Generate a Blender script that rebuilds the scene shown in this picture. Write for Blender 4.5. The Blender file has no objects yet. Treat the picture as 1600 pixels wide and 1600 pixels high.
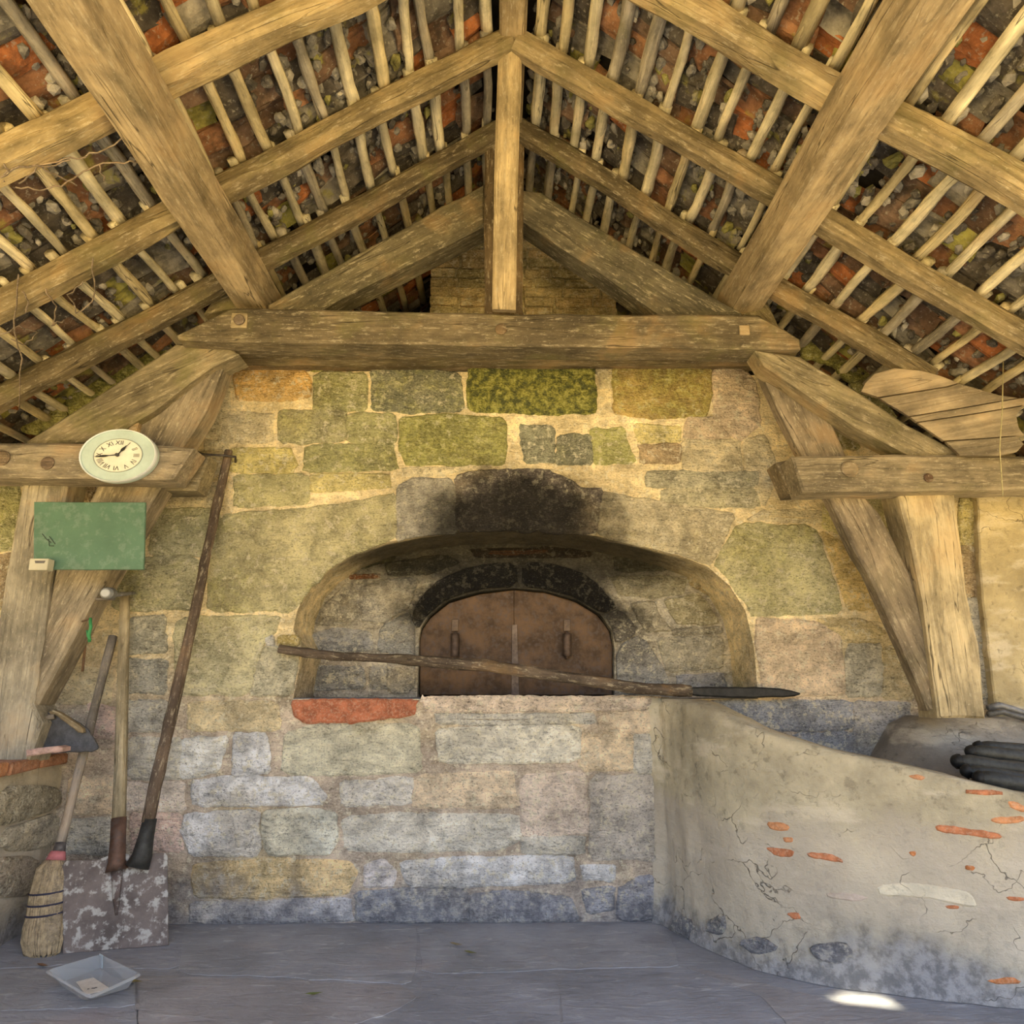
import bpy, bmesh, math, random
from mathutils import Vector, Matrix, noise
from mathutils.geometry import tessellate_polygon
from mathutils.bvhtree import BVHTree
random.seed(7)
R = random.Random(11)
SC = bpy.context.scene
COL = SC.collection
# ------------------------------------------------------------------ camera
PITCH, YAW, F = math.radians(14.2), math.radians(1.0), 1110.0
CAM = Vector((0.0, -4.0, 1.13))
cd = bpy.data.cameras.new('camera'); cam = bpy.data.objects.new('camera', cd); COL.objects.link(cam)
cd.sensor_width = 36.0; cd.lens = F / 1600 * 36; cd.clip_start = 0.02
cam.location = CAM; cam.rotation_euler = (math.pi / 2 + PITCH, 0, -YAW)
SC.camera = cam
# ------------------------------------------------------------------ world, sun, exposure
SUN = Vector((0.25, -0.42, 0.87)).normalized()
w = bpy.data.worlds.new('world'); SC.world = w; w.use_nodes = True
nt = w.node_tree; bg = nt.nodes['Background']
sky = nt.nodes.new('ShaderNodeTexSky'); sky.sky_type = 'NISHITA'; sky.sun_disc = False
sky.sun_elevation = math.asin(SUN.z); sky.sun_rotation = math.atan2(SUN.x, SUN.y); sky.dust_density = 3.0; sky.air_density = 1.0
nt.links.new(sky.outputs[0], bg.inputs[0]); bg.inputs[1].default_value = 0.24
sd = bpy.data.lights.new('sun', 'SUN'); sd.energy = 11.5; sd.angle = math.radians(1.2); sd.color = (1.0, 0.86, 0.58)
so = bpy.data.objects.new('sun', sd); COL.objects.link(so); so.location = (3, -9, 9)
so.rotation_euler = SUN.to_track_quat('Z', 'Y').to_euler()
vs = SC.view_settings; vs.view_transform = 'Standard'; vs.look = 'None'; vs.gamma = 1; vs.use_curve_mapping = False
vs.exposure = 1.12
SC.cycles.max_bounces = 8; SC.cycles.diffuse_bounces = 5; SC.cycles.use_denoising = True
SC.cycles.caustics_reflective = False; SC.cycles.caustics_refractive = False

# ------------------------------------------------------------------ pixel <-> world helpers (real planes only)
cp, sp, cy, sy = math.cos(PITCH), math.sin(PITCH), math.cos(YAW), math.sin(YAW)
def ray(px, py):
    x = px - 800.0; u = 800.0 - py
    f = F * cp - u * sp; up = F * sp + u * cp
    return Vector((x * cy + f * sy, -x * sy + f * cy, up))
def onplane(px, py, p, n):
    d = ray(px, py); return CAM + d * ((Vector(p) - CAM).dot(n) / d.dot(n))
def P(px, py, Y=0.0): return onplane(px, py, (0, Y, 0), Vector((0, -1, 0)))
def Pz(px, py, z=0.0): return onplane(px, py, (0, 0, z), Vector((0, 0, 1)))
def proj(v):
    d = Vector(v) - CAM
    xr = d.x * cy - d.y * sy; fw = d.x * sy + d.y * cy
    f = fw * cp + d.z * sp; u = -fw * sp + d.z * cp
    if f < 0.05: return (1e5, 1e5, f)
    return (800 + F * xr / f, 800 - F * u / f, f)

# ------------------------------------------------------------------ object helpers
def setcol(o, c):
    c = tuple(c); o.color = c if len(c) == 4 else c + (0.0,)
def bmobj(name, bm, mat, parent=None, color=None, M=None, smooth=False, kind=None, recalc=True):
    if recalc: bmesh.ops.recalc_face_normals(bm, faces=bm.faces)
    me = bpy.data.meshes.new(name); bm.to_mesh(me); bm.free()
    if smooth:
        for p in me.polygons: p.use_smooth = True
    if mat: me.materials.append(mat)
    o = bpy.data.objects.new(name, me); COL.objects.link(o)
    attach(o, parent, M)
    if color is not None: setcol(o, color)
    if kind: o['kind'] = kind
    return o
def attach(o, parent=None, M=None):
    if parent is not None:
        o.parent = parent
        o.matrix_parent_inverse = Matrix.Translation(-world_loc(parent))
    if M is not None: o.matrix_basis = M
def world_loc(o):
    # every parent here is an untransformed mesh, an Empty moved only in location, or a part with its own full matrix
    return o.get('_loc') and Vector(o['_loc']) or Vector((0, 0, 0))
def sub(o, parent, M=None):
    """sub-part: child of a part that has a full matrix of its own, keeping world coordinates"""
    pm = parent.matrix_parent_inverse @ parent.matrix_basis
    gp = parent.parent
    if gp is not None: pm = Matrix.Translation(world_loc(gp)) @ pm
    o.parent = parent; o.matrix_parent_inverse = pm.inverted()
    if M is not None: o.matrix_basis = M
    return o
def tag(o, label=None, cat=None, group=None, kind=None):
    if label: o['label'] = label
    if cat: o['category'] = cat
    if group: o['group'] = group
    if kind: o['kind'] = kind
    return o
LOCS = []
def thing(name, loc, label, cat, group=None):
    o = bpy.data.objects.new(name, None); COL.objects.link(o); o.location = loc; o['_loc'] = tuple(loc); LOCS.append(o)
    o.empty_display_size = 0.1
    return tag(o, label, cat, group)

def chaikin(pts, n=1, w=.2):
    for _ in range(n):
        q = []
        for i in range(len(pts)):
            a, b = pts[i], pts[(i + 1) % len(pts)]
            q.append((a[0] * (1 - w) + b[0] * w, a[1] * (1 - w) + b[1] * w)); q.append((a[0] * w + b[0] * (1 - w), a[1] * w + b[1] * (1 - w)))
        pts = q
    return pts
def resample(pts, step):
    q = []
    for i in range(len(pts)):
        a, b = pts[i], pts[(i + 1) % len(pts)]
        L = math.hypot(b[0] - a[0], b[1] - a[1]); n = max(1, int(round(L / step)))
        for k in range(n): q.append((a[0] + (b[0] - a[0]) * k / n, a[1] + (b[1] - a[1]) * k / n))
    return q
def rect(x0, y0, x1, y1): return [(x0, y0), (x1, y0), (x1, y1), (x0, y1)]
def inset(pts, d):
    n = len(pts); A = sum(pts[i][0] * pts[(i + 1) % n][1] - pts[(i + 1) % n][0] * pts[i][1] for i in range(n))
    s = 1 if A > 0 else -1; out = []
    for i in range(n):
        a, b, c = pts[i - 1], pts[i], pts[(i + 1) % n]
        e1 = Vector((b[0] - a[0], b[1] - a[1])); e2 = Vector((c[0] - b[0], c[1] - b[1]))
        if e1.length < 1e-9 or e2.length < 1e-9: out.append(b); continue
        e1.normalize(); e2.normalize()
        nn = Vector((-e1.y - e2.y, e1.x + e2.x)) * s
        if nn.length < 1e-6: out.append(b); continue
        nn.normalize(); out.append((b[0] + nn.x * d, b[1] + nn.y * d))
    return out

def prism(name, px, Y, depth, mat, color, parent=None, ch=.008, jit=1.2, step=16, rnd=1, axis=None, plane=None, proud=0.0, bulge=.0, world=None, smooth=False):
    """a slab of outline px (photo pixels laid on a real plane), front on the plane, thickness depth going into it"""
    if rnd: px = chaikin(px, rnd)
    if step: px = resample(px, step)
    px = [(x + R.uniform(-jit, jit), y + R.uniform(-jit, jit)) for x, y in px]
    if plane is None: p0, n = Vector((0, Y, 0)), Vector((0, -1, 0))
    else: p0, n = Vector(plane[0]), Vector(plane[1]).normalized()
    W = [onplane(x, y, p0, n) for x, y in px]
    return prism_w(name, W, n, depth, mat, color, parent, ch, axis, proud, bulge, smooth)
def prism_w(name, W, n, depth, mat, color, parent=None, ch=.008, axis=None, proud=0.0, bulge=0.0, smooth=False):
    c = sum(W, Vector()) / len(W)
    ex = Vector((0, 0, 1)).cross(-n) if abs(n.z) < .9 else Vector((1, 0, 0))
    ex = -ex if ex.x < 0 else ex
    ex.normalize()
    if axis is not None:
        a = Vector(axis); a -= n * a.dot(n); ex = a.normalized()
    ey = -n; ez = ex.cross(ey)
    M = Matrix((ex, ey, ez)).transposed().to_4x4(); M.translation = c
    pts = [((v - c).dot(ex), (v - c).dot(ez)) for v in W]
    ch = min(ch, .25 * math.sqrt(sum((q[0] ** 2 + q[1] ** 2) for q in pts) / len(pts)))
    inn = inset(pts, ch); bm = bmesh.new()
    r0 = [bm.verts.new((x, depth, z)) for x, z in pts]
    r1 = [bm.verts.new((x, ch * .8 - proud, z)) for x, z in pts]
    r2 = [bm.verts.new((x, -proud, z)) for x, z in inn]
    k = len(pts)
    for i in range(k):
        j = (i + 1) % k
        bm.faces.new((r0[i], r0[j], r1[j], r1[i])); bm.faces.new((r1[i], r1[j], r2[j], r2[i]))
    if bulge:
        in2 = inset(inn, ch * 2.2); r3 = [bm.verts.new((x, -proud - bulge * R.uniform(.5, 1.2), z)) for x, z in in2]
        for i in range(k):
            j = (i + 1) % k; bm.faces.new((r2[i], r2[j], r3[j], r3[i]))
        cap, cpts = r3, in2
    else: cap, cpts = r2, inn
    for t in tessellate_polygon([[Vector((x, z, 0)) for x, z in cpts]]):
        try: bm.faces.new([cap[q] for q in t])
        except ValueError: pass
    for t in tessellate_polygon([[Vector((x, z, 0)) for x, z in pts]]):
        try: bm.faces.new([r0[q] for q in t])
        except ValueError: pass
    return bmobj(name, bm, mat, parent, color, M, smooth)

def frameM(A, B, up=(0, 0, 1), roll=0.0):
    A, B = Vector(A), Vector(B); x = (B - A).normalized(); u = Vector(up)
    if abs(x.dot(u)) > .98: u = Vector((0, 1, 0))
    y = u.cross(x).normalized(); z = x.cross(y)
    M = Matrix((x, y, z)).transposed().to_4x4() @ Matrix.Rotation(roll, 4, 'X'); M.translation = A
    return M, (B - A).length
def beam(name, A, B, wd, ht, mat, color, parent=None, roll=0.0, seg=12, wob=.006, ch=.015, up=(0, 0, 1), taper=1.0, sag=0.0):
    M, L = frameM(A, B, up, roll); bm = bmesh.new(); rings = []; s = R.uniform(0, 99)
    for i in range(seg + 1):
        t = i / seg; k = 1 + (taper - 1) * t; hw, hh = wd / 2 * k, ht / 2 * k
        sec = [(hw - ch, -hh), (hw, -hh + ch), (hw, hh - ch), (hw - ch, hh), (-hw + ch, hh), (-hw, hh - ch), (-hw, -hh + ch), (-hw + ch, -hh)]
        oy, oz = wob * 2 * noise.noise((t * L * 1.1, s, 0)), wob * 2 * noise.noise((t * L * 1.1, 0, s)) - sag * math.sin(t * math.pi)
        rings.append([bm.verts.new((t * L, y + oy + wob * noise.noise((t * L * 4, s + y * 30, z * 30)), z + oz + wob * noise.noise((t * L * 4, y * 30, s + z * 30)))) for y, z in sec])
    for a, b in zip(rings, rings[1:]):
        for i in range(8): bm.faces.new((a[i], a[(i + 1) % 8], b[(i + 1) % 8], b[i]))
    bm.faces.new(rings[0]); bm.faces.new(rings[-1])
    return bmobj(name, bm, mat, parent, color, M)
def tube_bm(bm, pts, rad, n=8, wob=0.0, flat=1.0, cap=True):
    pts = [Vector(p) for p in pts]; rings = []; s = R.uniform(0, 99)
    for i, p in enumerate(pts):
        t = (pts[min(i + 1, len(pts) - 1)] - pts[max(i - 1, 0)]).normalized()
        u = Vector((0, 0, 1)) if abs(t.z) < .9 else Vector((0, 1, 0))
        a = t.cross(u).normalized(); b = t.cross(a)
        r = rad[i] if isinstance(rad, (list, tuple)) else rad
        rr = r if isinstance(r, (list, tuple)) else (r, r * flat)
        ring = []
        for k in range(n):
            an = 2 * math.pi * k / n; m = 1 + wob * noise.noise((i * .7, k * 1.3, s))
            ring.append(bm.verts.new(p + a * math.cos(an) * rr[0] * m + b * math.sin(an) * rr[1] * m))
        rings.append(ring)
    for a, b in zip(rings, rings[1:]):
        for k in range(n): bm.faces.new((a[k], a[(k + 1) % n], b[(k + 1) % n], b[k]))
    if cap: bm.faces.new(rings[0]); bm.faces.new(rings[-1])
def tube(name, pts, rad, mat, color, parent=None, n=8, wob=0.0, flat=1.0, smooth=True, local=False):
    bm = bmesh.new(); M = None
    if local:      # local x along the run, for wood grain
        M, _ = frameM(pts[0], pts[-1]); Mi = M.inverted(); pts = [Mi @ Vector(p) for p in pts]
    tube_bm(bm, pts, rad, n, wob, flat)
    return bmobj(name, bm, mat, parent, color, M, smooth)
def lerp(a, b, t): return Vector(a) * (1 - t) + Vector(b) * t
def line(a, b, n, amp=0.0):
    s = R.uniform(0, 99); L = (Vector(b) - Vector(a)).length
    return [lerp(a, b, i / n) + amp * Vector((noise.noise((i / n * L * 2, s, 0)), noise.noise((i / n * L * 2, s, 5)), noise.noise((i / n * L * 2, s, 9)))) for i in range(n + 1)]
def box_bm(bm, M, sx, sy, sz, jit=0.0, ch=0.0):
    vs_ = []
    for z in (-.5, .5):
        for x, y in ((-.5, -.5), (.5, -.5), (.5, .5), (-.5, .5)):
            vs_.append(bm.verts.new(M @ Vector((x * sx + R.uniform(-jit, jit), y * sy + R.uniform(-jit, jit), z * sz + R.uniform(-jit, jit)))))
    fs = [bm.faces.new([vs_[i] for i in q]) for q in ((0, 3, 2, 1), (4, 5, 6, 7), (0, 1, 5, 4), (1, 2, 6, 5), (2, 3, 7, 6), (3, 0, 4, 7))]
    if ch: bmesh.ops.bevel(bm, geom=list({e for f in fs for e in f.edges}), offset=ch, segments=1, affect='EDGES')
def disc_bm(bm, c, n, r, h, k=12, rx=1.0):
    n = Vector(n).normalized(); a = n.cross(Vector((0, 0, 1))); a = a.normalized() if a.length > .1 else Vector((1, 0, 0)); b = n.cross(a)
    c = Vector(c); rings = []
    for d, q in ((-h, 1), (h * .6, 1), (h, .8)):
        rings.append([bm.verts.new(c + n * d + a * math.cos(2 * math.pi * i / k) * r * q * rx + b * math.sin(2 * math.pi * i / k) * r * q) for i in range(k)])
    for p, q in zip(rings, rings[1:]):
        for i in range(k): bm.faces.new((p[i], p[(i + 1) % k], q[(i + 1) % k], q[i]))
    bm.faces.new(rings[0]); bm.faces.new(rings[-1])

# ------------------------------------------------------------------ materials
class NT:
    def __init__(s, name):
        s.m = bpy.data.materials.new(name); s.m.use_nodes = True; s.t = s.m.node_tree; s.b = s.t.nodes['Principled BSDF']
        s.b.inputs['Specular IOR Level'].default_value = 0.25
    def n(s, typ, **k):
        x = s.t.nodes.new(typ)
        for a, v in k.items(): setattr(x, a, v)
        return x
    def set(s, sock, v):
        if isinstance(v, bpy.types.NodeSocket): s.t.links.new(v, sock)
        elif v is not None: sock.default_value = v
    def noise(s, vec, scale, detail=5, rough=.6, dist=0.0):
        x = s.n('ShaderNodeTexNoise'); s.set(x.inputs['Vector'], vec); x.inputs['Scale'].default_value = scale
        x.inputs['Detail'].default_value = detail; x.inputs['Roughness'].default_value = rough; x.inputs['Distortion'].default_value = dist
        return x.outputs['Fac']
    def map(s, vec, scale=(1, 1, 1), loc=(0, 0, 0)):
        x = s.n('ShaderNodeMapping'); s.set(x.inputs[0], vec); x.inputs['Scale'].default_value = scale; x.inputs['Location'].default_value = loc
        return x.outputs[0]
    def ramp(s, f, a, b, lo=0.0, hi=1.0):
        x = s.n('ShaderNodeMapRange', interpolation_type='SMOOTHSTEP'); s.set(x.inputs[0], f)
        x.inputs[1].default_value = a; x.inputs[2].default_value = b; x.inputs[3].default_value = lo; x.inputs[4].default_value = hi
        return x.outputs[0]
    def math(s, op, a, b=None, clamp=False):
        x = s.n('ShaderNodeMath', operation=op, use_clamp=clamp); s.set(x.inputs[0], a)
        if b is not None: s.set(x.inputs[1], b)
        return x.outputs[0]
    def mix(s, f, a, b, mode='MIX'):
        x = s.n('ShaderNodeMix', data_type='RGBA', blend_type=mode); s.set(x.inputs[0], f)
        for i, v in ((6, a), (7, b)):
            s.set(x.inputs[i], v if isinstance(v, bpy.types.NodeSocket) else (tuple(v) + (1,))[:4])
        return x.outputs[2]
    def scale(s, c, f):
        x = s.n('ShaderNodeVectorMath', operation='SCALE'); s.set(x.inputs[0], c); s.set(x.inputs['Scale'], f); return x.outputs[0]
    def bump(s, h, strength=.5, dist=.02, nrm=None):
        x = s.n('ShaderNodeBump'); s.set(x.inputs['Height'], h); x.inputs['Strength'].default_value = strength; x.inputs['Distance'].default_value = dist
        s.set(x.inputs['Normal'], nrm); return x.outputs[0]
    def done(s, col, nrm=None, rough=.85, metal=0.0):
        s.set(s.b.inputs['Base Color'], col if isinstance(col, bpy.types.NodeSocket) else (tuple(col) + (1,))[:4])
        s.set(s.b.inputs['Normal'], nrm); s.set(s.b.inputs['Roughness'], rough); s.set(s.b.inputs['Metallic'], metal)
        return s.m
    def info(s):
        x = s.n('ShaderNodeObjectInfo'); return x.outputs['Color'], x.outputs['Alpha'], x.outputs['Random']
    def attr(s):
        x = s.n('ShaderNodeAttribute', attribute_name='Col'); return x.outputs['Color'], x.outputs['Alpha']
    def pos(s): return s.n('ShaderNodeNewGeometry').outputs['Position']
    def obj(s): return s.n('ShaderNodeTexCoord').outputs['Object']

def soot_mask(t, pos):
    """stain of smoke on the stones round the arch crown and inside the niche"""
    sx = t.n('ShaderNodeSeparateXYZ'); t.set(sx.inputs[0], pos)
    dx = t.math('DIVIDE', t.math('SUBTRACT', sx.outputs[0], 0.10), 0.74); dz = t.math('DIVIDE', t.math('SUBTRACT', sx.outputs[2], 2.06), 0.40)
    r = t.math('SQRT', t.math('ADD', t.math('MULTIPLY', dx, dx), t.math('MULTIPLY', dz, dz)))
    r = t.math('ADD', r, t.math('MULTIPLY', t.math('SUBTRACT', t.noise(pos, 5, 5, .6), .5), 1.1))
    a = t.ramp(r, .45, 1.2, 1.0, 0.0)
    ny = t.ramp(sx.outputs[1], .01, .09)
    zz = t.math('ADD', sx.outputs[2], t.math('MULTIPLY', t.noise(pos, 4, 4, .6), .25))
    dxx = t.math('ABSOLUTE', t.math('SUBTRACT', sx.outputs[0], 0.09))
    b = t.math('MULTIPLY', ny, t.ramp(t.math('SUBTRACT', zz, t.math('MULTIPLY', dxx, .30)), 1.50, 1.82))
    b = t.math('MULTIPLY', b, t.ramp(sx.outputs[2], 2.5, 2.3))
    e1 = t.math('DIVIDE', dxx, .86); e2 = t.math('DIVIDE', t.math('SUBTRACT', sx.outputs[2], 1.22), .74)
    re = t.math('ADD', t.math('SQRT', t.math('ADD', t.math('MULTIPLY', e1, e1), t.math('MULTIPLY', e2, e2))), t.math('MULTIPLY', t.math('SUBTRACT', t.noise(pos, 6, 4, .6), .5), .35))
    cmask = t.math('MULTIPLY', t.math('MULTIPLY', ny, t.ramp(re, 1.12, .92)), t.ramp(t.math('SUBTRACT', zz, t.math('MULTIPLY', dxx, .15)), 1.45, 1.66))
    return t.math('MAXIMUM', a, t.math('MAXIMUM', b, cmask)), sx.outputs[2], sx.outputs[1]

MORT_LOW = .95
def mat_stone(name, mortar=False):
    t = NT(name); pos = t.pos(); col, al, rnd = t.info()
    n1 = t.noise(pos, 3.2, 6, .65); n2 = t.noise(pos, 26, 6, .7); n3 = t.noise(t.map(pos, (9, 9, 40)), 1.0, 5, .65); n4 = t.noise(t.map(pos, (1, 1, 1.3), (3, 7, 1)), 9, 6, .7, .6)
    so_, z, y = soot_mask(t, pos)
    n5 = t.noise(t.map(pos, (1, 1, 1.6), (5, 2, 9)), 75, 5, .75); n6 = t.noise(t.map(pos, (1, 1, 1.2), (1, 8, 3)), 1.6, 5, .6)
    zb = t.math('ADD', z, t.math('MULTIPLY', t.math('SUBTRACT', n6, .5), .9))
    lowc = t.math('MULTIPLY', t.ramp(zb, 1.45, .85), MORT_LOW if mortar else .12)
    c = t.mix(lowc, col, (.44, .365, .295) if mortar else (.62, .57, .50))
    c = t.mix(t.math('MULTIPLY', t.ramp(n6, .52, .66), .30), c, (.60, .46, .20) if mortar else (.55, .44, .22))
    c = t.scale(c, t.ramp(n1, .28, .72, .66, 1.34)); c = t.scale(c, t.ramp(n4, .30, .68, .66, 1.28))
    c = t.mix(t.math('MULTIPLY', t.ramp(n2, .53, .62), .62), c, (.80, .74, .55))
    c = t.mix(t.math('MULTIPLY', t.ramp(n5, .47, .37), .80), c, t.scale(c, .30))
    c = t.mix(t.math('MULTIPLY', t.ramp(n5, .56, .64), .55), c, (.82, .77, .60))
    c = t.mix(t.math('MULTIPLY', t.ramp(n3, .46, .33), .45), c, t.scale(c, .40))
    mn = t.math('ADD', t.math('MULTIPLY', t.math('ADD', n6, n4), .55), t.math('MULTIPLY', al, .42))
    ms = t.math('MULTIPLY', t.ramp(mn, .66, .86), t.ramp(al, .02, .12))
    mossc = t.mix(t.ramp(n2, .38, .60), (.085, .095, .035), (.36, .35, .07)); mossc = t.scale(mossc, t.ramp(n5, .35, .65, .5, 1.35))
    c = t.mix(t.math('MULTIPLY', ms, t.ramp(al, .3, 1.0, .50, .85)), c, mossc)
    c = t.mix(t.math('MULTIPLY', so_, .96), c, t.scale(c, .06))
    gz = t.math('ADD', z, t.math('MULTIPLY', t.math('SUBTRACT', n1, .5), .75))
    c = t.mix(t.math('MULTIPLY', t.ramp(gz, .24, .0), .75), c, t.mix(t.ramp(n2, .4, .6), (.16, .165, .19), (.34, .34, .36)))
    h = t.math('ADD', t.math('MULTIPLY', n2, .6), t.math('ADD', t.math('MULTIPLY', n3, .55), t.math('MULTIPLY', n4, .8)))
    nr = t.bump(h, .95 if not mortar else .6, .045)
    nr = t.bump(t.noise(pos, 110, 4, .7), .35, .008, nr)
    return t.done(c, nr, .9)
def mat_wood(name, rough=.8, grainy=1.0):
    t = NT(name); ob = t.obj(); pos = t.pos(); col, al, rnd = t.info()
    off = t.n('ShaderNodeCombineXYZ'); t.set(off.inputs[0], t.math('MULTIPLY', rnd, 37.0)); t.set(off.inputs[1], t.math('MULTIPLY', rnd, 11.0))
    v = t.n('ShaderNodeVectorMath', operation='ADD'); t.set(v.inputs[0], ob); t.set(v.inputs[1], off.outputs[0]); v = v.outputs[0]
    g1 = t.noise(t.map(v, (1.6, 38, 38)), 1, 5, .6, .4); g2 = t.noise(t.map(v, (3, 110, 110)), 1, 3, .6); bl = t.noise(v, 3.0, 5, .6, .3); cr = t.noise(t.map(v, (.7, 11, 11)), 1, 3, .5, .3)
    b2 = t.noise(t.map(v, (2.2, 7, 7), (3, 3, 3)), 1, 5, .65, .6); g3 = t.noise(t.map(v, (14, 60, 60)), 1, 4, .7); sp = t.noise(v, 70, 4, .7)
    c = t.scale(col, t.ramp(g1, .25, .75, .74, 1.20)); c = t.scale(c, t.ramp(bl, .3, .7, .60, 1.25)); c = t.scale(c, t.ramp(b2, .32, .66, .62, 1.15))
    c = t.mix(t.math('MULTIPLY', t.ramp(g3, .54, .68), .40 * grainy), c, (.58, .50, .34))
    c = t.mix(t.math('MULTIPLY', t.ramp(g3, .46, .32), .55 * grainy), c, t.scale(c, .45))
    c = t.mix(t.math('MULTIPLY', t.ramp(sp, .60, .70), .30), c, (.62, .56, .42))
    c = t.mix(t.math('MULTIPLY', t.ramp(bl, .54, .68), .30), c, (.36, .21, .08))
    c = t.mix(t.math('MULTIPLY', t.ramp(t.noise(pos, 4, 5, .65), .5, .68), al), c, (.16, .15, .05))
    crk = t.ramp(t.math('ABSOLUTE', t.math('SUBTRACT', cr, .5)), .0, .009, 1.0, 0.0)
    c = t.mix(t.math('MULTIPLY', crk, t.math('MULTIPLY', t.ramp(b2, .50, .60), .8 * grainy)), c, (.03, .022, .012))
    h = t.math('SUBTRACT', t.math('ADD', t.math('MULTIPLY', g1, .5), t.math('MULTIPLY', g2, .35)), t.math('MULTIPLY', crk, .6))
    nr = t.bump(h, .55, .012)
    return t.done(c, nr, rough)
def mat_tile(name, attr=False, lump=False):
    t = NT(name); pos = t.pos()
    if attr: col, al = t.attr()
    else: col, al, rnd = t.info()
    n1 = t.noise(pos, 13, 5, .65); n2 = t.noise(pos, 45, 5, .7); n3 = t.noise(t.map(pos, (1, 1, 1), (4, 1, 8)), 7, 5, .6)
    c = t.scale(col, t.ramp(n1, .3, .7, .55, 1.35))
    c = t.mix(t.math('MULTIPLY', t.ramp(n2, .55, .66), .5), c, (.42, .39, .30))
    c = t.mix(t.math('MULTIPLY', t.ramp(n3, .60, .70), .55), c, (.34, .31, .06))
    c = t.mix(t.math('MULTIPLY', t.ramp(n3, .45, .33), .6), c, (.035, .03, .022))
    nr = t.bump(t.math('ADD', n1, t.math('MULTIPLY', n2, .5)), .6, .02)
    return t.done(c, nr, .92)
def mat_plain(name, rough=.6, metal=0.0, var=.35, sc=20, dirt=None, dirtamt=.5):
    t = NT(name); pos = t.pos(); col, al, rnd = t.info()
    n = t.noise(pos, sc, 5, .65); n2 = t.noise(pos, sc * 3.7, 5, .65)
    c = t.scale(col, t.ramp(n, .3, .7, 1 - var, 1 + var))
    if dirt: c = t.mix(t.math('MULTIPLY', t.ramp(n2, .5, .62), dirtamt), c, dirt)
    return t.done(c, t.bump(n2, .3, .006), rough, metal)
def mat_plaster(name, low=True):
    t = NT(name); pos = t.pos(); col, al, rnd = t.info()
    n1 = t.noise(pos, 2.6, 6, .62); n2 = t.noise(pos, 18, 6, .7); n3 = t.noise(t.map(pos, (3, 3, 9)), 1, 5, .6); n4 = t.noise(pos, 60, 4, .7)
    c = t.scale(col, t.ramp(n1, .28, .72, .60, 1.28))
    c = t.mix(t.math('MULTIPLY', t.ramp(n3, .52, .66), .5), c, (.66, .59, .46))
    c = t.mix(t.math('MULTIPLY', t.ramp(n2, .46, .34), .6), c, t.scale(c, .5))
    sx = t.n('ShaderNodeSeparateXYZ'); t.set(sx.inputs[0], pos); z = sx.outputs[2]
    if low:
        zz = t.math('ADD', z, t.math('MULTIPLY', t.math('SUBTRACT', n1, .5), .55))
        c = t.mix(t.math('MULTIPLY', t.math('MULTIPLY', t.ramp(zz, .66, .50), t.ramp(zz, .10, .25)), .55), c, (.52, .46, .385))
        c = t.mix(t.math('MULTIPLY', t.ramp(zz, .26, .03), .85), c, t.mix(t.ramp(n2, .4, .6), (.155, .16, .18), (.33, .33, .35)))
    cr = t.n('ShaderNodeTexVoronoi', feature='DISTANCE_TO_EDGE'); cr.inputs['Scale'].default_value = 2.6
    dv = t.n('ShaderNodeVectorMath', operation='ADD'); t.set(dv.inputs[0], pos)
    nv = t.n('ShaderNodeTexNoise'); nv.inputs['Scale'].default_value = 5; nv.inputs['Detail'].default_value = 4; t.set(nv.inputs['Vector'], pos); t.set(dv.inputs[1], t.scale(nv.outputs['Color'], .35))
    t.set(cr.inputs['Vector'], t.map(dv.outputs[0], (1, 1, 1.8)))
    ck = t.math('MULTIPLY', t.ramp(cr.outputs['Distance'], .0, .010, 1.0, 0.0), t.ramp(n1, .48, .56))
    c = t.mix(t.math('MULTIPLY', ck, .7), c, (.06, .05, .04))
    h = t.math('SUBTRACT', t.math('ADD', t.math('MULTIPLY', n2, .7), n3), t.math('MULTIPLY', ck, .5))
    nr = t.bump(h, .6, .03); nr = t.bump(n4, .3, .006, nr)
    return t.done(c, nr, .92)
def mat_floor(name):
    t = NT(name); pos = t.pos(); col, al, rnd = t.info()
    n1 = t.noise(pos, 2.2, 6, .6); n2 = t.noise(t.map(pos, (7, 22, 10)), 1, 6, .68, .8); n3 = t.noise(pos, 60, 4, .7); n4 = t.noise(t.map(pos, (1, 1, 1), (9, 2, 0)), 1.7, 4, .5)
    c = t.scale(col, t.ramp(n1, .3, .7, .78, 1.2))
    c = t.mix(t.math('MULTIPLY', t.ramp(n2, .56, .70), .55), c, (.52, .54, .57))
    c = t.mix(t.math('MULTIPLY', t.ramp(n2, .45, .32), .40), c, (.13, .135, .16))
    c = t.mix(t.math('MULTIPLY', t.ramp(n4, .58, .72), .35), c, (.33, .25, .22))
    c = t.mix(t.math('MULTIPLY', t.ramp(n3, .66, .72), .5), c, (.55, .54, .50))
    nr = t.bump(n2, .55, .02); nr = t.bump(n3, .2, .004, nr)
    return t.done(c, nr, .75)

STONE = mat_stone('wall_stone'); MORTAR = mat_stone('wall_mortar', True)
WOOD = mat_wood('old_oak'); POLE = mat_wood('pole_wood', .75); SMOOTHWOOD = mat_wood('planed_wood', .8, .35)
TILE = mat_tile('clay_tile'); TILE_A = mat_tile('clay_tile_joined', True)
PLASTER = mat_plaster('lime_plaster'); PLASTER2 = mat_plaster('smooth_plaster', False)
FLOOR = mat_floor('slate_floor')
IRON = mat_plain('rusty_iron', .6, .25, .45, 9, (.10, .075, .065), .7); DARKIRON = mat_plain('black_iron', .55, .4, .3, 30)
BRICK = mat_plain('red_brick', .9, 0, .35, 25, (.55, .40, .28), .35)
PAINT = mat_plain('paint', .45, 0, .10, 7, (.5, .55, .48), .10); PLAIN = mat_plain('plain', .6, 0, .12, 30)
STRAWM = mat_plain('straw', .8, 0, .35, 40, (.55, .42, .22), .4)
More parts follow.
